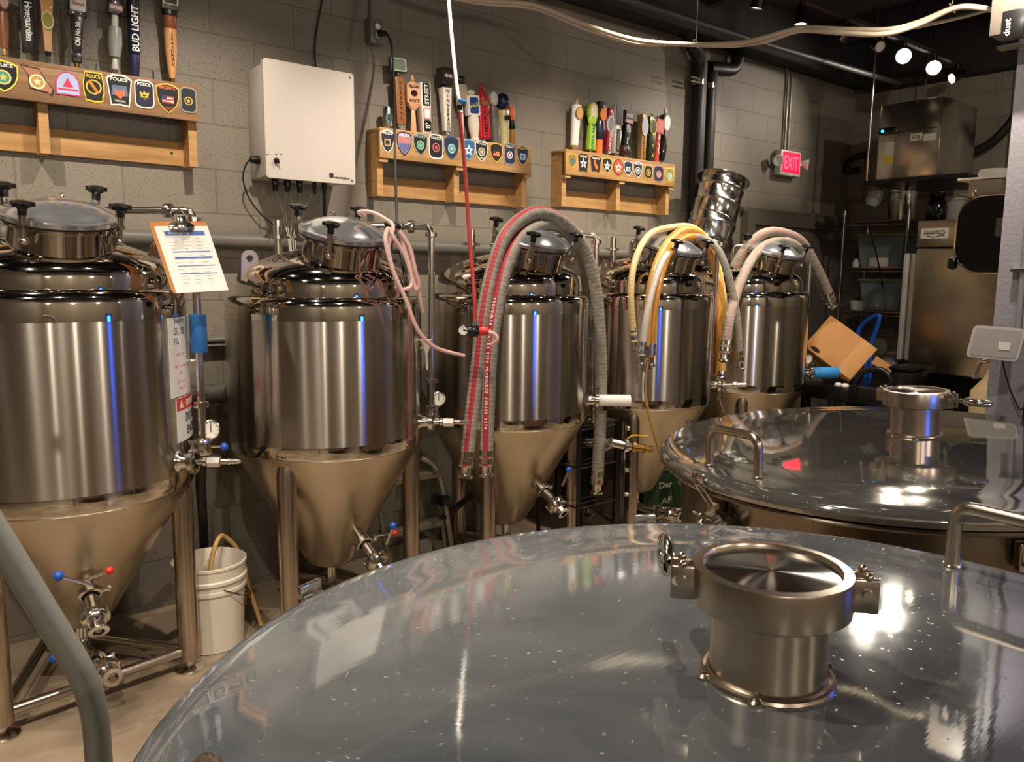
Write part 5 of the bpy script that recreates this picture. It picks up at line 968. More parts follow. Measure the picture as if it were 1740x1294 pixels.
def bin_(label, c, d, z, gcol):
    root = thing('storage_bin', label, 'storage bin', (c[0], c[1], z), 'clear storage bins with green lids')
    cl = mat('clear_bin_plastic', '#8fa3a3', .25, alpha=.45); x, y, h = d[0]/2, d[1]/2, d[2]
    vs = [(sx*(x-i), sy*(y-i), zz) for zz, i in ((0, .03), (h, 0)) for sx, sy in ((-1, -1), (1, -1), (1, 1), (-1, 1))]
    M().add([(c[0]+a, c[1]+b, z+.006+e) for a, b, e in vs], [(0, 1, 2, 3), (0, 1, 5, 4), (1, 2, 6, 5), (2, 3, 7, 6), (3, 0, 4, 7)]).build('tub', cl, root, flat=True)
    M().box((c[0], c[1], z+.006+h+.012), (d[0]+.03, d[1]+.03, .024), bev=.006).build('lid', mat('green_bin_lid', '#5e7138', .5), root)
    return root
ym = (sy0+sy1)/2
bin_('clear storage bin with a green lid on the second shelf of the wire unit', (6.93, ym-.04), (.36, .40, .26), SZ[1], 0)
bin_('clear storage bin with a green lid on the third shelf of the wire unit', (6.93, ym-.07), (.36, .36, .25), SZ[2], 0)
wp2 = mat('white_ceramic', '#c9c4ba', .35)
o = M().box((6.86, ym-.03, SZ[1]+.05), (.18, .17, .08), TM((0, 0, 0), (0, 0, 1)), bev=.01).build('white_container', wp2); tag(o, 'small white container inside the bin on the second shelf', 'container')
o = M().lathe([(0, 0), (.030, 0), (.03, .045), (.02, .055), (.02, .075), (0, .075)], 16, Matrix.Translation((6.80, sy1-.09, SZ[1]+.005))).build('small_jar', wp2); tag(o, 'small white jar left of the bin on the second shelf', 'jar')
o = M().lathe([(0, 0), (.055, 0), (.068, .08), (.064, .08), (.05, .01), (0, .01)], 24, Matrix.Translation((6.80, sy1-.13, SZ[2]+.005))).build('white_bowl', wp2); tag(o, 'white bowl left of the bin on the third shelf', 'bowl')
for k, (y, r_) in enumerate(((ym-.03, .075), (ym-.17, .07))):
    o = M().lathe([(0, 0), (r_*.8, 0), (r_, .03), (r_*.8, .10), (.03, .135), (0, .14)], 22, Matrix.Translation((6.80, y, SZ[2]+.012))).build('plastic_jug', mat('frosted_plastic', '#8f9690', .3, alpha=.7)); tag(o, ('frosted plastic jug inside the left of the third shelf bin', 'frosted plastic jug inside the right of the third shelf bin')[k], 'jug')
sp = thing('stock_pot', 'tall shiny stock pot on top of the wire shelving unit', 'pot', (6.9, sy0+.13, SZ[0]))
M().lathe([(0, .005), (.105, .005), (.11, .012), (.118, .26), (.124, .262), (.124, .268), (.114, .268), (.108, .02), (0, .015)], 40, Matrix.Translation((6.88, sy0+.13, SZ[0]))).build('pot_body', galv, sp)
M().tube(bendpath([(6.88-.118, sy0+.10, SZ[0]+.22), (6.88-.16, sy0+.10, SZ[0]+.23), (6.88-.16, sy0+.17, SZ[0]+.23), (6.88-.118, sy0+.17, SZ[0]+.22)], .02), .005, 8).build('pot_handle', fitting, sp)
for k, (y, dz, c_, r_) in enumerate(((sy1-.12, 0, '#7d7a70', .06), (sy0+.20, 0.10, '#7a7560', .085))):
    o = M().lathe([(0, 0), (r_, .004), (r_, .05), (r_*.85, .055), (0, .05)], 26, TM((6.80, y, SZ[3]+.085), (-1, 0, .3))).build('round_lid', mat('lid_'+c_[1:], c_, .35)); tag(o, ('round grey lid leaning at the left of the fourth shelf', 'round tan lid leaning at the right of the fourth shelf')[k], 'lid')
for k in range(3):
    o = M().box((0, 0, 0), (.26, .30-.02*k, .02), RZ((6.90, sy0+.18, SZ[3]+.018+.022*k), .1*k-.1), bev=.003).build('paper_stack', mat(('paper_a', 'paper_b', 'paper_c')[k], ('#9a9288', '#8a5a50', '#b0aaa0')[k], .7)); tag(o, ('grey tray at the bottom of the paper pile on the fourth shelf', 'reddish folder in the middle of the paper pile on the fourth shelf', 'pale folder on top of the paper pile on the fourth shelf')[k], 'folder')
# folding table
ft = thing('folding_table', 'white folded table standing upright between the shelving and the steel fridge', 'table', (6.25, 2.9, 0))
ty = WX(1540, 520, 6.15).y; tz1 = WX(1538, 430, 6.15).z; tz0 = WX(1536, 612, 6.15).z
M().box((6.42, ty+.028, (tz1+tz0)/2), (.55, .04, tz1-tz0), bev=.015).build('table_leaf', mat('table_white', '#b9b2a8', .45), ft)
M().box((6.42, ty-.028, (tz1+tz0)/2), (.55, .04, tz1-tz0), bev=.015).build('table_leaf', mat('table_white', '#b9b2a8', .45), ft)
for x in (6.2, 6.6): M().cyl((x, ty, 0), (x, ty, tz0+.03), .012).build('leg', dark_steel, ft)
# fridge
fx = 6.10; fy1 = WX(1558, 420, fx).y; fy0 = fy1-.66; fz1 = WX(1558, 374, fx).z; fzh = WX(1556, 421, fx).z; fzb = WX(1552, 632, fx).z
rf_ = mat('fridge_steel', '#bfb49c', .30, 1, noise=.06, nscale=2.5, bump=.02, bscale=1.5)
fg = thing('reach_in_fridge', 'tall stainless steel reach in fridge beyond the second kettle', 'fridge', (fx+.4, (fy0+fy1)/2, 0))
M().box((fx+.44, (fy0+fy1)/2, (fz1+fzb)/2), (.78, fy1-fy0, fz1-fzb), bev=.006).build('cabinet', mat('fridge_side', '#4a463f', .4, .6), fg)
M().box((fx+.03, (fy0+fy1)/2, (fz1+fzh)/2), (.06, fy1-fy0+.01, fz1-fzh-.01), bev=.006).build('header_panel', rf_, fg)
do_ = M().box((fx+.02, (fy0+fy1)/2, (fzh+fzb)/2), (.055, fy1-fy0, fzh-fzb-.01), bev=.012).build('door', rf_, fg)
M().box((fx-.03, fy0+.06, (fzh+fzb)/2+.05), (.03, .03, .35), bev=.008).build('door_handle', black_pl, do_)
M().box((fx+.44, (fy0+fy1)/2, (.06+fzb)/2), (.70, fy1-fy0-.04, fzb-.06)).build('base_grille', black_pl, fg)
for x in (fx+.14, fx+.72):
    for y in (fy0+.08, fy1-.08): M().cyl((x, y, 0), (x, y, .08), .025).build('foot', dark_steel, fg)
q = WX(1588, 396, fx); M().box((fx-.003, q.y, q.z), (.004, .19, .075)).build('name_plate', mat('plate_white', '#cfc9bc', .4), fg)
m = M(); addtext(m, 'AVANTCO', .042, TM((fx-.0055, q.y, q.z+.004), (-1, 0, 0), (0, -1, 0)), fit=.15, bold=.001); m.tube(smoothpath([(fx-.006, q.y+.05, q.z-.018), (fx-.006, q.y, q.z-.028), (fx-.006, q.y-.05, q.z-.018), (fx-.006, q.y-.075, q.z-.022)]), .003, 6); m.build('lettering', pm('#2a2622'), fg, flat=True)
q = WX(1592, 350, 6.35); o = M().lathe([(0, 0), (.055, 0), (.075, .03), (.078, .12), (.06, .15), (.05, .18), (.062, .20), (.062, .215), (0, .215)], 28, Matrix.Translation((6.35, q.y, fz1))).build('black_jar', mat('black_glaze', '#0c0c0d', .12)); tag(o, 'glossy black jar standing on top of the steel fridge', 'jar')
q = WX(1620, 350, 6.40); o = M().lathe([(0, 0), (.07, 0), (.085, .15), (.09, .155), (.09, .17), (.08, .17), (.068, .01), (0, .01)], 28, Matrix.Translation((6.42, q.y, fz1))).build('grey_tub', mat('grey_tub', '#7a756c', .45)); tag(o, 'grey plastic tub on the fridge right of the black jar', 'tub')
# ice machine on a hanging platform
ix = 6.15; iy1 = WX(1486, 300, ix).y; iy0 = WX(1590, 300, ix).y; iz0 = WX(1490, 307, ix).z; iz1 = WX(1500, 178, ix).z
hp = thing('hanging_platform', 'black steel platform hung from the ceiling on thin rods in the corner', 'platform', (ix+.4, (iy0+iy1)/2, iz0))
M().box((ix+.42, (iy0+iy1)/2-.08, iz0-.012), (.92, iy1-iy0+.30, .024)).build('tray', black_pl, hp)
for x in (ix-.02, ix+.86):
    for y in ((iy1+.05,) if x < ix else (iy1+.05, iy0-.19)): M().cyl((x, y, iz0-.02), (x, y, ZC), .006, seg=10).build('rod', galv, hp)
im = thing('ice_machine', 'steel ice machine with a blue light and yellow label on the hanging platform', 'ice machine', (ix+.3, (iy0+iy1)/2, iz0))
is_ = mat('ice_machine_steel', '#c9c1b5', .20, 1)
M().box((ix+.33, (iy0+iy1)/2, (iz0+iz1)/2+.002), (.62, iy1-iy0, iz1-iz0), bev=.008).build('housing', is_, im)
M().box((ix+.012, (iy0+iy1)/2, iz0+(iz1-iz0)*.62), (.012, iy1-iy0-.02, .006)).build('seam', black_pl, im)
q = WX(1500, 223, ix); M().box((ix+.008, q.y-.03, q.z), (.02, .12, .05), bev=.004).build('display', black_pl, im)
M().lathe([(0, 0), (.010, 0), (.010, .004), (0, .004)], 14, TM((ix-.003, q.y, q.z), (-1, 0, 0))).build('blue_light', mat('blue_led', '#20b8ff', .3, emit='#20c0ff', estr=7), im)
q = WX(1508, 262, ix); M().box((ix+.017, q.y, q.z+.04), (.004, .065, .10)).build('white_label', mat('label_white', '#aaa69c', .5), im); M().box((ix+.017, q.y, q.z-.04), (.004, .065, .06)).build('yellow_label', mat('label_yellow', '#b39a22', .5), im)
for px_ in (1555, 1578): q = WX(px_, 232, ix); M().box((ix+.017, q.y, q.z), (.004, .085, .05)).build('sticker', mat('label_white', '#aaa69c', .5), im)
q = WX(1555, 232, ix); m = M(); addtext(m, 'ICE', .035, TM((ix+.0145, q.y, q.z), (-1, 0, 0), (0, -1, 0)), fit=.06, bold=.001); m.build('lettering', pm('#7a2a24'), im, flat=True)
q = WX(1486, 336, 6.3); o = M().lathe([(0, -.07), (.04, -.065), (.055, -.03), (.058, .03), (.045, .06), (0, .065)], 22, TM((6.3, q.y, q.z), (.2, -.35, 1))); o.cyl((6.3, q.y, q.z+.05), (6.3, q.y+.01, iz0-.02), .006); tag(o.build('work_lamp', mat('frosted_plastic', '#8f9690', .3, alpha=.7)), 'small frosted round lamp hanging under the platform', 'lamp')
cable('hanging_flex', [(6.3, q.y+.02, q.z-.05), (6.34, q.y+.05, q.z-.2), (6.6, q.y+.08, q.z-.5), (6.9, q.y+.12, q.z-.9)], .006, black_rub, 'thin black cord hanging from the frosted lamp behind the wire shelves', 'cord')
cable('corner_hose', [(7.12, WX(1460, 300, 7.12).y, 2.55), WX(1440, 290, 7.08), WX(1447, 270, 7.08), WX(1475, 262, 7.08)], .03, black_rub, 'thick black hose curling in the corner beside the platform', 'hose')
cable('wall_hose', [WX(1590, 268, 7.12), WX(1640, 262, 7.12), WX(1680, 245, 7.12), WX(1712, 215, 7.12), WX(1730, 190, 7.12)], .035, black_rub, 'thick black hose sagging across the far wall toward the column', 'hose')
# galvanised duct leaning behind the fourth fermenter
dt = thing('duct_elbow', 'shiny galvanised duct elbow standing behind the fourth and fifth fermenters', 'duct', (4.86, 3.55, 0))
dp_ = [WY(1229, 306, 3.52), WY(1222, 330, 3.52), WY(1212, 372, 3.52), WY(1208, 388, 3.53), WY(1220, 425, 3.54), WY(1216, 470, 3.55)]
rr_ = [.168, .160, .165, .155, .122, .105]
def ring_axis(i, t): return TM(dp_[i], t)
t0 = (dp_[0]-dp_[2]).normalized(); m = M(); X = TM(dp_[2], t0); H = (dp_[0]-dp_[2]).length
m.lathe([(.160, -.07), (.166, -.055), (.160, -.04), (.158, H*.35), (.164, H*.38), (.158, H*.41), (.156, H*.72), (.162, H*.75), (.156, H*.78), (.154, H-.004), (.186, H), (.186, H+.004), (.150, H+.003), (.150, .0), (.15, -.05)], 48, X); m.build('duct_collar', galv, dt)
t1 = (Vector((.28, 0, 1))).normalized(); X = TM(dp_[2]-t0*.06, t1); m = M(); m.lathe([(.162, .03), (.168, .015), (.162, .0), (.158, -.03), (.148, -.09), (.150, -.10)], 48, X); m.torus(TM(dp_[2]-t0*.02, (.6, 0, 1)), .162, .006); m.build('duct_gore', galv, dt)
b_ = dp_[4]; m = M(); m.cyl(dp_[2]-t0*.10, b_, .145, .115, 40, cap=False); m.cyl(b_, (b_.x+.0, b_.y, .0), .115, .115, 40, cap=False); m.torus(Matrix.Translation((b_.x, b_.y, b_.z-.12)), .116, .005); m.build('duct_pipe', galv, dt)
q = WY(1222, 318, 3.36); M().box((0, 0, 0), (.04, .05, .002), TM(q+Vector((0, .0, 0)), (0, -1, .2))).build('sticker', mat('label_white2', '#c9c2b4', .5), dt)

# ---------------------------------------------------------------- cardboard box, carts and clutter right of the last fermenter
cart = thing('utility_cart', 'black plastic utility cart with an arched handle beyond the second kettle', 'cart', (5.5, 2.85, 0))
c0 = WX(1380, 652, 5.35); cz = c0.z
M().box((5.72, 2.90, cz-.05), (.80, .50, .10), bev=.02).build('top_tray', black_pl, cart); M().box((5.72, 2.90, .35), (.80, .50, .09), bev=.02).build('bottom_tray', black_pl, cart)
for x in (5.38, 6.06):
    for y in (2.70, 3.10): M().box((x, y, cz/2+.06), (.07, .05, cz-.16), bev=.01).build('post', black_pl, cart); M().lathe([(0, -.018), (.045, -.018), (.055, -.01), (.055, .01), (.045, .018), (0, .018)], 20, TM((x, y, .056), (0, 1, 0))).build('caster', black_rub, cart)
ha = [WX(1452, 668, 5.3), WX(1455, 645, 5.3), WX(1470, 630, 5.3), WX(1495, 628, 5.3), WX(1511, 640, 5.3), WX(1512, 668, 5.3)]
M().tube(smoothpath(ha), .020, 14).build('push_handle', black_pl, cart)
M().box((5.33, (ha[0].y+ha[-1].y)/2, cz-.03), (.06, abs(ha[0].y-ha[-1].y)+.1, .12), bev=.015).build('tool_tray', black_pl, cart)
bx_ = WX(1428, 590, 5.45); n_ = (ORG-bx_).normalized(); xd = (RT*.80-UP*.60); xd = (xd-n_*xd.dot(n_)).normalized()
n_ = (n_+Vector((.15, -.1, .25))).normalized(); X = TM(bx_, n_, xd); cbx = thing('cardboard_box', 'tan cardboard box tipped on its corner on the black cart', 'box', bx_); cdb = mat('cardboard', '#b5814a', .75, noise=.08, nscale=5)
w_, h_ = .40, .30
M().box((0, 0, -.09), (w_, h_, .18), X, bev=.003).build('carton', cdb, cbx)
M().box((w_*.34, 0, .0035), (w_*.30, h_*.98, .005), X, bev=.001).build('flap', mat('cardboard_flap', '#c08c54', .75), cbx)
M().lathe([(0, 0), (.022, 0), (.022, .001), (0, .001)], 20, X @ Matrix.Translation((-w_*.30, -h_*.40, .0005)) @ Matrix.Diagonal((1.6, .7, 1, 1))).build('hand_hole', mat('dark_hole', '#1c130c', .9), cbx)
M().box((-.05, -h_/2-.02, -.05), (w_*.7, .05, .004), X @ Matrix.Rotation(.2, 4, 'X')).build('open_flap', mat('cardboard_dark', '#7a5430', .8), cbx)
q = WX(1500, 620, 5.6); M().box((0, 0, 0), (.16, .07, .006), TM(q, (ORG-q), RT*.8-UP*.5)); o = M().box((0, 0, 0), (.14, .06, .006), TM(q, (ORG-q), RT*.8-UP*.5)).build('cardboard_flap', cdb); tag(o, 'loose cardboard strip to the right of the tipped box', 'cardboard')
q = WX(1388, 632, 5.6); o = M().box((5.6, q.y, cz+.06), (.16, .17, .12), bev=.004).build('small_white_box', mat('white_card', '#b8b2a6', .6)); tag(o, 'small white box on the cart behind the blue foam sleeve', 'box')
for k, px_ in enumerate((1424, 1436)):
    q = WX(px_, 656, 5.42); o = M().lathe([(0, 0), (.025, 0), (.026, .012), (.016, .022), (0, .024)], 18, Matrix.Translation((5.42, q.y, cz))).build('bottle_top', white_pl); tag(o, ('left of two white plastic caps at the front of the cart', 'right of two white plastic caps at the front of the cart')[k], 'cap', 'white caps on the cart')
bt = mat('blue_tube_paint', '#1a4fae', .3)
ht = thing('hand_truck', 'hand truck with a bright blue looped handle behind the cardboard box', 'hand truck', (6.2, 3.1, 0))
hp_ = [WX(1473, 590, 6.05), WX(1458, 572, 6.05), WX(1462, 556, 6.05), WX(1478, 541, 6.05), WX(1494, 536, 6.05), WX(1490, 556, 6.05), WX(1481, 580, 6.05)]
M().tube(smoothpath(hp_), .017, 12).build('loop_handle', bt, ht)
for p in (hp_[0], hp_[-1]): M().cyl(p, (p.x+.05, p.y, .05), .016).build('rail', bt, ht)
M().box((6.05, (hp_[0].y+hp_[-1].y)/2, .012), (.2, .30, .02)).build('toe_plate', bt, ht)
# bags and black bin near the fridge base
bb = thing('black_bin', 'tall black plastic bin in front of the fridge base', 'bin', (5.75, 2.55, 0)); q = WX(1528, 640, 5.6)
M().box((5.75, q.y, q.z*.5+.03), (.26, .16, q.z+.02), bev=.03).build('bin_body', black_pl, bb); M().box((5.75, q.y, q.z+.055), (.28, .18, .03), bev=.012).build('bin_lid', black_pl, bb)
o = M().sphere(WX(1508, 622, 5.9), .07, 18, sz=.8).build('plastic_bag', mat('grey_bag', '#4a4a4e', .4)); q = WX(1508, 622, 5.9); tag(o, 'crumpled dark grey plastic bag behind the arched cart handle', 'bag')
# ---------------------------------------------------------------- column and what hangs on it
colm = mat('column_grey_paint', '#89868a', .45, bump=.2, bscale=60); cx0, cy1 = 4.0, 1.405; cy0 = cy1-.15
co_ = M(); co_.quadbox((cx0, cy0, 0), (cx0+.012, cy1, 3.45)); co_.quadbox((cx0+.012, cy0+.069, 0), (cx0+.14, cy0+.081, 3.45)); co_.quadbox((cx0+.14, cy0, 0), (cx0+.152, cy1, 3.45)); struct(co_.build('column_1', colm, flat=True))
struct(M().quadbox((cx0+.02, -.9, 0), (cx0+.12, cy0-.02, 3.45)).build('wall_partition', mat('purple_lit_partition', '#7f7a8c', .6), flat=True))  # lilac base colour stands for purple light falling on this partition
o = thing('column_conduit', 'thin grey conduit with a steel strap running up the column', 'conduit', (cx0-.02, cy0+.04, 1.2)); M().cyl((cx0-.014, cy0+.045, WX(1710, 560, cx0).z), (cx0-.014, cy0+.045, 3.4), .013, seg=14).build('conduit', mat('conduit_teal_grey', '#767a7a', .4), o)
q = WX(1716, 459, cx0); M().box((cx0-.018, cy0+.045, q.z), (.03, .09, .012)).build('strap', fitting, o)
q = WX(1722, 30, cx0-.06); jb = thing('junction_box', 'brown grey junction box at the top of the column with a black filter box', 'junction box', (cx0-.08, q.y, q.z-.1))
M().box((cx0-.055, q.y-.01, q.z+.06), (.10, .17, .26), bev=.004).build('box_body', mat('junction_brown', '#5d554c', .5), jb)
q2 = WX(1720, 42, cx0-.12); M().box((cx0-.115, q2.y-.005, q2.z), (.03, .09, .12), bev=.005).build('filter_box', black_pl, jb)
m = M(); addtext(m, 'dust', .035, TM((cx0-.1315, q2.y+.015, q2.z-.01), (-1, 0, 0), (0, 0, 1)), bold=.0006, fit=.07); m.build('lettering', mat('grey_print', '#9a948c', .5), jb, flat=True)
M().box((cx0-.10, q2.y-.02, q2.z-.085), (.06, .14, .012)).build('bracket', fitting, jb)
# scale display
q = WX(1692, 583, cx0-.10); sd_ = thing('scale_display', 'light grey scale display tilted on a bracket fixed to the column', 'display', q)
f = Vector((-1, -.25, .15)).normalized(); X = TM(q, f, Vector((0, -1, 0)))
M().prism([(x+.10*(y/.16)*.16, y) for x, y in rrect(.20, .145, .02)], .035, X @ Matrix.Translation((0, 0, -.02))).build('display_housing', mat('display_grey', '#a39d96', .3), sd_)
M().prism([(x+.10*(y/.16)*.16, y) for x, y in rrect(.178, .122, .012)], .002, X @ Matrix.Translation((0, 0, .015))).build('clear_cover', mat('display_cover', '#8f8a85', .15), sd_)
M().prism(rrect(.045, .035, .003), .002, X @ Matrix.Translation((.035, -.01, .0172))).build('screen', mat('display_screen', '#c4bcb2', .3), sd_)
M().box((cx0-.05, cy0+.08, q.z), (.10, .04, .05)).build('bracket', dark_steel, sd_)
cable('display_cord', [WX(1703, 608, cx0-.08), WX(1707, 630, cx0-.05), WX(1718, 665, cx0-.04), WX(1732, 695, cx0-.04), WX(1745, 712, cx0-.03), (cx0-.03, WX(1750, 712, cx0-.03).y, .4)], .004, black_rub, 'thin black cord drooping from the scale display down the column', 'cord')
# black housing on the far side of the column, little shelf and bowl above it
q = WX(1668, 400, 4.7); bh = thing('hose_reel_housing', 'large rounded black housing with a chrome rim beside the column', 'housing', q)
yl = WX(1625, 400, 4.7).y; zt_ = WX(1650, 333, 4.7).z; zb_ = WX(1650, 463, 4.7).z; hy = yl-.50; X = TM((4.70, (yl+hy)/2, (zt_+zb_)/2), (-1, 0, 0), (0, -1, 0))
pr = rrect(yl-hy, zt_-zb_, .13, 8); M().prism(pr, .26, X @ Matrix.Translation((0, 0, -.26))).build('shell', mat('gloss_black', '#0a0a0b', .14, noise=0), bh)
M().prism(scale_poly(pr, .93), .012, X).build('front_cover', mat('gloss_black2', '#08080a', .35, spec=.3), bh)
P_ = [X @ Vector((x, y, .004)) for x, y in pr]; M().tube(P_, .007, 8, closed=True).build('chrome_rim', fitting, bh)
M().box((4.68, yl+.0, zb_+.05), (.05, .05, .07), bev=.02).build('latch', black_pl, bh)
M().box((4.58, hy+.06, (zt_+zb_)/2), (1.0, .05, .08)).build('mounting_arm', dark_steel, bh)
q = WX(1655, 322, 4.75); m = M().lathe([(0, 0), (.02, 0), (.026, .02), (.018, .045), (0, .05)], 16, Matrix.Translation((4.78, q.y, zt_))); m.cyl((4.78, q.y+.03, zt_+.012), (4.78, q.y+.08, zt_+.03), .010); tag(m.build('chrome_valve', fitting), 'small chrome valve on top of the black housing', 'valve')
q = WX(1684, 318, 4.85); o = M().box((4.85, q.y, zt_+.045), (.18, .16, .09), bev=.004).build('brown_box', mat('brown_card2', '#8f806c', .6)); tag(o, 'brown box standing on the black housing', 'box')
o = M().box((4.85, q.y+.02, zt_+.097), (.2, .24, .012), bev=.003).build('white_tray', white_pl); tag(o, 'thin white tray on the brown box', 'tray')
o = M().lathe([(0, 0), (.07, 0), (.078, .02), (.07, .045), (0, .05)], 26, Matrix.Translation((4.85, q.y-.01, zt_+.1035))).build('white_tub', white_pl); tag(o, 'round white tub on the white tray above the black housing', 'tub')
# sink with gooseneck tap, jug and green bin
q = WX(1668, 622, 4.9); sk_ = thing('utility_sink', 'steel utility sink with a curved chrome spout behind the column', 'sink', (5.0, q.y-.2, 0))
m = M(); zs = .80; X_ = (4.9, q.y-.28)
m.box((5.05, q.y-.33, zs-.10), (.42, .46, .20), bev=.01); m.build('basin', dark_steel, sk_)
for x in (4.88, 5.22):
    for y in (q.y-.52, q.y-.14): M().cyl((x, y, 0), (x, y, zs-.18), .018).build('leg', dark_steel, sk_)
pts = [WX(1690, 650, 4.9), WX(1688, 622, 4.9), WX(1676, 613, 4.9), WX(1664, 617, 4.9), WX(1658, 634, 4.9)]; pts[0].z = zs
M().tube(smoothpath(pts), .014, 12).build('spout', fitting, sk_); M().lathe([(.016, 0), (.019, .005), (.019, .03), (.012, .03)], 16, TM(pts[-1], (0, 0, -1))).build('aerator', fitting, sk_)
q = WX(1675, 675, 4.6); o = M().lathe([(0, 0), (.10, 0), (.11, .02), (.11, .30), (.05, .38), (.04, .42), (0, .42)], 26, Matrix.Translation((4.62, q.y-.03, q.z-.27))).build('beige_jug', mat('beige_jug', '#a8926c', .45))
tag(o, 'beige jug on the crate left of the column', 'jug'); zj = q.z-.27
o = M().box((4.62, q.y, zj/2), (.36, .42, zj), bev=.01).build('black_crate', black_pl); tag(o, 'black crate carrying the beige jug and the green basin', 'crate')
q = WX(1657, 682, 4.5); o = M().lathe([(0, 0), (.07, 0), (.085, .16), (.092, .16), (.092, .172), (.078, .17), (.065, .01), (0, .01)], 26, Matrix.Translation((4.52, q.y+.03, zj))).build('green_basin', mat('green_plastic', '#1f7a3c', .4)); tag(o, 'green plastic basin beside the beige jug', 'basin')

# ---------------------------------------------------------------- ceiling: track, lamps, cables
tr_ = thing('light_track', 'long black light track hung below the ceiling', 'light track', (3, 2.8, 3.26)); M().quadbox((-1.6, 2.785, 3.235), (7.0, 2.82, 3.265)).build('track', mat('track_black', '#1d1d1f', .5), tr_)
for x in (-1, 1.2, 3.6, 6.0): M().cyl((x, 2.80, 3.265), (x, 2.80, ZC), .006, seg=8).build('hanger', black_pl, tr_)
o = M().tube(smoothpath([(-1.0, 3.36, 3.22), (4.0, 3.40, 3.2), (6.9, 3.30, 3.2)]), .022, 12).build('ceiling_pipe', mat('dark_ceiling_pipe', '#3a3836', .5)); tag(o, 'long dark pipe hung under the ceiling close to the wall', 'pipe')
can_m = mat('lamp_can_steel', '#57534d', .28, 1)
def bulb_mat(s_): return mat('bulb_glow_%g' % s_, '#fff2dc', .4, emit='#ffe9c8', estr=s_)
LAMPS = []
def track_lamp(x, aim, on, label, yy=2.80, zz=3.235, power=60, deg=80, big=1.):
    root = thing('track_lamp', label, 'spotlight', (x, yy, zz), 'spotlights on the ceiling track')
    f = Vector(aim).normalized(); p = Vector((x, yy, zz-.085)); X = TM(p, f) @ Matrix.Scale(big, 4)
    M().cyl((x, yy, zz+.01), (x, yy, zz-.03), .018, seg=14).build('adapter', can_m, root)
    sd = f.cross(Vector((0, 0, 1))); sd = sd.normalized() if sd.length > .1 else Vector((1, 0, 0))
    M().tube(bendpath([p+sd*.044, p+sd*.044+Vector((0, 0, .055)), p-sd*.044+Vector((0, 0, .055)), p-sd*.044], .02), .004, 8).build('yoke', can_m, root)
    M().lathe([(0, -.055), (.026, -.052), (.030, -.04), (.036, .0), (.040, .045), (.041, .05), (.037, .05), (.030, .01), (0, .0)], 26, X).build('lamp_can', can_m, root)
    M().lathe([(0, .036), (.020, .038), (.034, .042)], 22, X).build('bulb', bulb_mat(on) if on else mat('bulb_off', '#cfc8ba', .3), root)
    if power: LAMPS.append((p+f*.056*big, f, power, deg))
for px_, aim, on, pw, lb in ((1268, (0, .25, -1), 12, 40, 'track spotlight shining straight down at the top edge, leftmost of those in view'), (1360, (0, .05, -1), 12, 40, 'track spotlight shining straight down, second from the left'),
        (1436, (-.25, .75, -.9), 0, 40, 'unlit looking track spotlight turned to the wall, third from the left'), (1491, (-.45, -.75, -.45), 0, 0, 'switched off track spotlight showing its pale lens'),
        (1538, None, 60, 20, 'dazzling track spotlight, left of the two bright ones'), (1591, None, 60, 20, 'dazzling track spotlight, right of the two bright ones'), (1632, (-.75, .45, -.35), 14, 25, 'small lit track spotlight turned sideways, rightmost')):
    x = WY(px_, 60, 2.8).x
    if px_ == 1268: x = 4.10
    if aim is None: aim = (ORG-Vector((x, 2.8, 3.15)))+Vector((0, 0, -.3))
    track_lamp(x, aim, on, lb, power=pw, big=1.35 if px_ in (1538, 1591) else 1.)
wl = mat('white_cable_sheath', '#b8aa94', .5)
def pc_(*a): return [WY(x, y, yy) for x, y, yy in a]
cable('ceiling_cable', [Vector((-2.4, 3.5, 3.22)), Vector((.4, 3.5, 3.18))]+pc_((700, -30, 3.5), (800, -2, 3.45), (905, 8, 3.38), (1000, 44, 3.2), (1080, 68, 3.0), (1160, 75, 2.8), (1240, 74, 2.6), (1290, 66, 2.45), (1360, 48, 2.3), (1440, 50, 2.12), (1510, 50, 1.95), (1560, 38, 1.85), (1620, 14, 1.72), (1660, 12, 1.62), (1712, 24, 1.5)), .012, wl, 'upper white cable sagging across the ceiling to the column', 'cable', 'white ceiling cables')
cable('ceiling_cable', [Vector((-2.4, 3.52, 3.20)), Vector((.4, 3.52, 3.16))]+pc_((690, -34, 3.52), (800, 2, 3.47), (905, 13, 3.40), (1000, 50, 3.22), (1080, 73, 3.02), (1160, 75, 2.84), (1240, 77, 2.64), (1300, 70, 2.45), (1360, 52, 2.3), (1430, 56, 2.12), (1500, 58, 1.95), (1560, 42, 1.84), (1620, 15, 1.70), (1660, 13, 1.6), (1712, 22, 1.48)), .012, wl, 'lower white cable sagging across the ceiling beside the upper one', 'cable', 'white ceiling cables')
cable('ceiling_cable', pc_((1552, 47, 2.2), (1640, 28, 2.0), (1700, 12, 1.9), (1760, 2, 1.8)), .009, wl, 'short straight white cable below the sagging pair near the column', 'cable', 'white ceiling cables')
for k, (px_, py_, yy_) in enumerate(((906, 8, 3.38), (1183, 74, 2.75), (1618, 14, 1.72))):
    p = WY(px_, py_, yy_); M_ = M().tube([p+Vector((.016*math.cos(t), .02*math.sin(t)*.6, .024*math.sin(t))) for t in [2*PI*j/16 for j in range(16)]], .002, 6, closed=True); M_.cyl(p+Vector((0, 0, .02)), (p.x, p.y, ZC), .002, seg=6)
    tag(M_.build('cable_tie', wl), ('cable tie holding the white cables above the middle shelf', 'cable tie holding the white cables above the black drain pipes', 'cable tie holding the white cables nearest the column')[k], 'cable tie', 'ceiling cable ties')

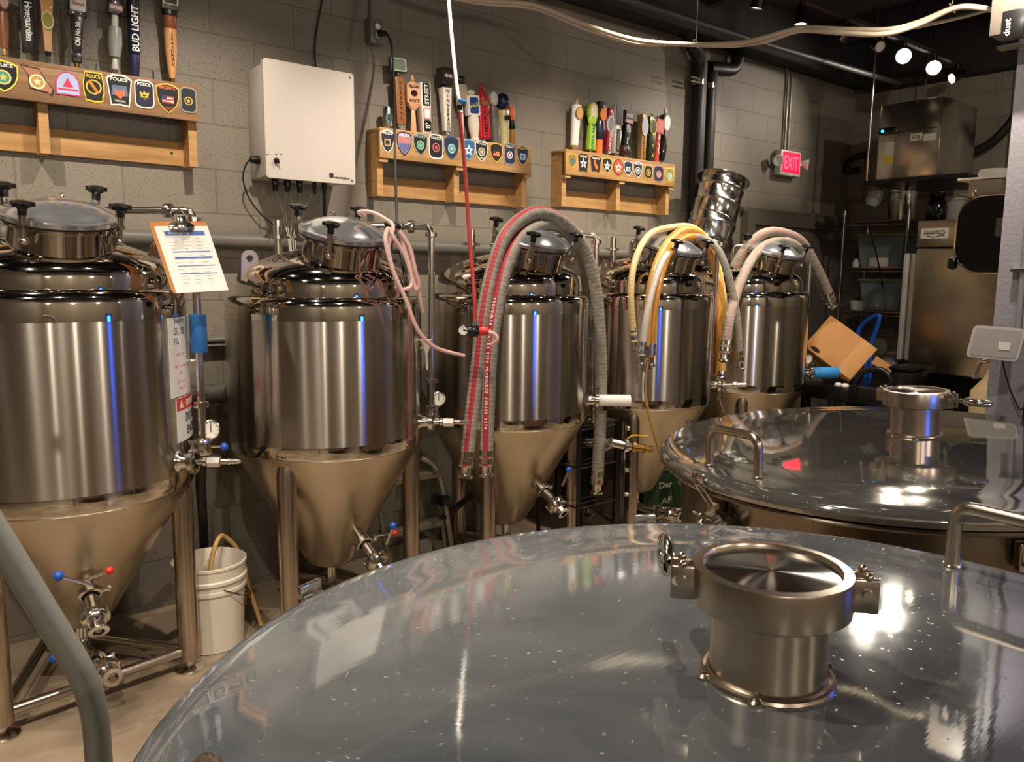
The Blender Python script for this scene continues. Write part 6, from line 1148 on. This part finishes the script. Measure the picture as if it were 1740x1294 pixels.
# lamps over the aisle and behind the camera, and the control cabinet reflected in the tanks
for i, x in enumerate((-1.0, .05, 1.15, 2.2, 3.3)):
    track_lamp(x, (.12, .50, -1), 14, 'track spotlight above the picture lighting the wall at the ' + ('left shelf\'s far end', 'left tap handle shelf', 'white control box', 'middle tap handle shelf', 'third shelf')[i], power=55, deg=80)
t2 = thing('light_track', 'second black light track over the kettles, above the view', 'light track', (3, 1.3, 3.26)); M().quadbox((-1.6, 1.285, 3.235), (6.5, 1.32, 3.265)).build('track', mat('track_black', '#1d1d1f', .5), t2)
for x in (-1, 1.2, 3.6, 6.0): M().cyl((x, 1.30, 3.265), (x, 1.30, ZC), .006, seg=8).build('hanger', black_pl, t2)
for i, (x, aim) in enumerate(((-.9, (.3, .25, -1)), (.2, (.1, .2, -1)), (1.3, (.1, .2, -1)), (2.5, (.9, .05, -1)), (3.6, (.3, .4, -1)), (4.9, (.8, .62, -.55)))):
    track_lamp(x, aim, 14, 'track spotlight over the aisle ' + ('left of all the fermenters', 'before the nearest fermenter', 'above the foreground kettle', 'added to light the grey column', 'above the second kettle', 'added to light the corner door')[i], yy=1.3, power=26 if i in (3, 5) else 76, deg=85)  # the column and corner spots are added fill lamps
cc_ = thing('control_cabinet', 'grey brewhouse control cabinet with a blue touch screen, right of the camera', 'cabinet', (2.42, -.32, 0))
M().box((2.42, -.32, .78), (.42, .24, 1.44), bev=.01).build('cabinet_body', mat('cabinet_grey', '#8f8c88', .4), cc_); M().box((2.42, -.32, .03), (.38, .2, .06)).build('plinth', black_pl, cc_)
M().box((2.42, -.196, 1.30), (.19, .008, .24), bev=.004).build('screen_bezel', black_pl, cc_); M().box((2.42, -.191, 1.30), (.15, .002, .20)).build('screen', mat('blue_screen', '#1a56ff', .3, emit='#1e62ff', estr=22), cc_)
# ---------------------------------------------------------------- light
w = bpy.data.worlds.new('room_air'); bpy.context.scene.world = w; w.use_nodes = True; w.node_tree.nodes['Background'].inputs[0].default_value = (.02, .018, .015, 1)
sc = bpy.context.scene
for p, f, pw, deg in LAMPS:
    l = bpy.data.lights.new('spot_light', 'SPOT'); l.energy = pw*1.75; l.spot_size = R(deg+14); l.spot_blend = 1; l.shadow_soft_size = .025; l.color = (1, .88, .74)
    o = bpy.data.objects.new('spot_light', l); C.objects.link(o); o.location = p; o.rotation_euler = f.to_track_quat('-Z', 'Y').to_euler()
# unseen point lights added behind the camera to brighten the reflected room
for i, (x, y) in enumerate(((-1.5, -2.6), (.6, -3.0), (2.8, -2.6), (5.2, -2.2))):
    l = bpy.data.lights.new('room_fill_light', 'POINT'); l.energy = 60; l.shadow_soft_size = .05; l.color = (1, .88, .74)
    o = bpy.data.objects.new('room_fill_light', l); C.objects.link(o); o.location = (x, y, 2.5)
sc.view_settings.view_transform = 'Standard'; sc.view_settings.look = 'None'; sc.view_settings.gamma = 1; sc.view_settings.exposure = .48
sc.cycles.use_denoising = True; sc.cycles.max_bounces = 8; sc.cycles.sample_clamp_indirect = 6
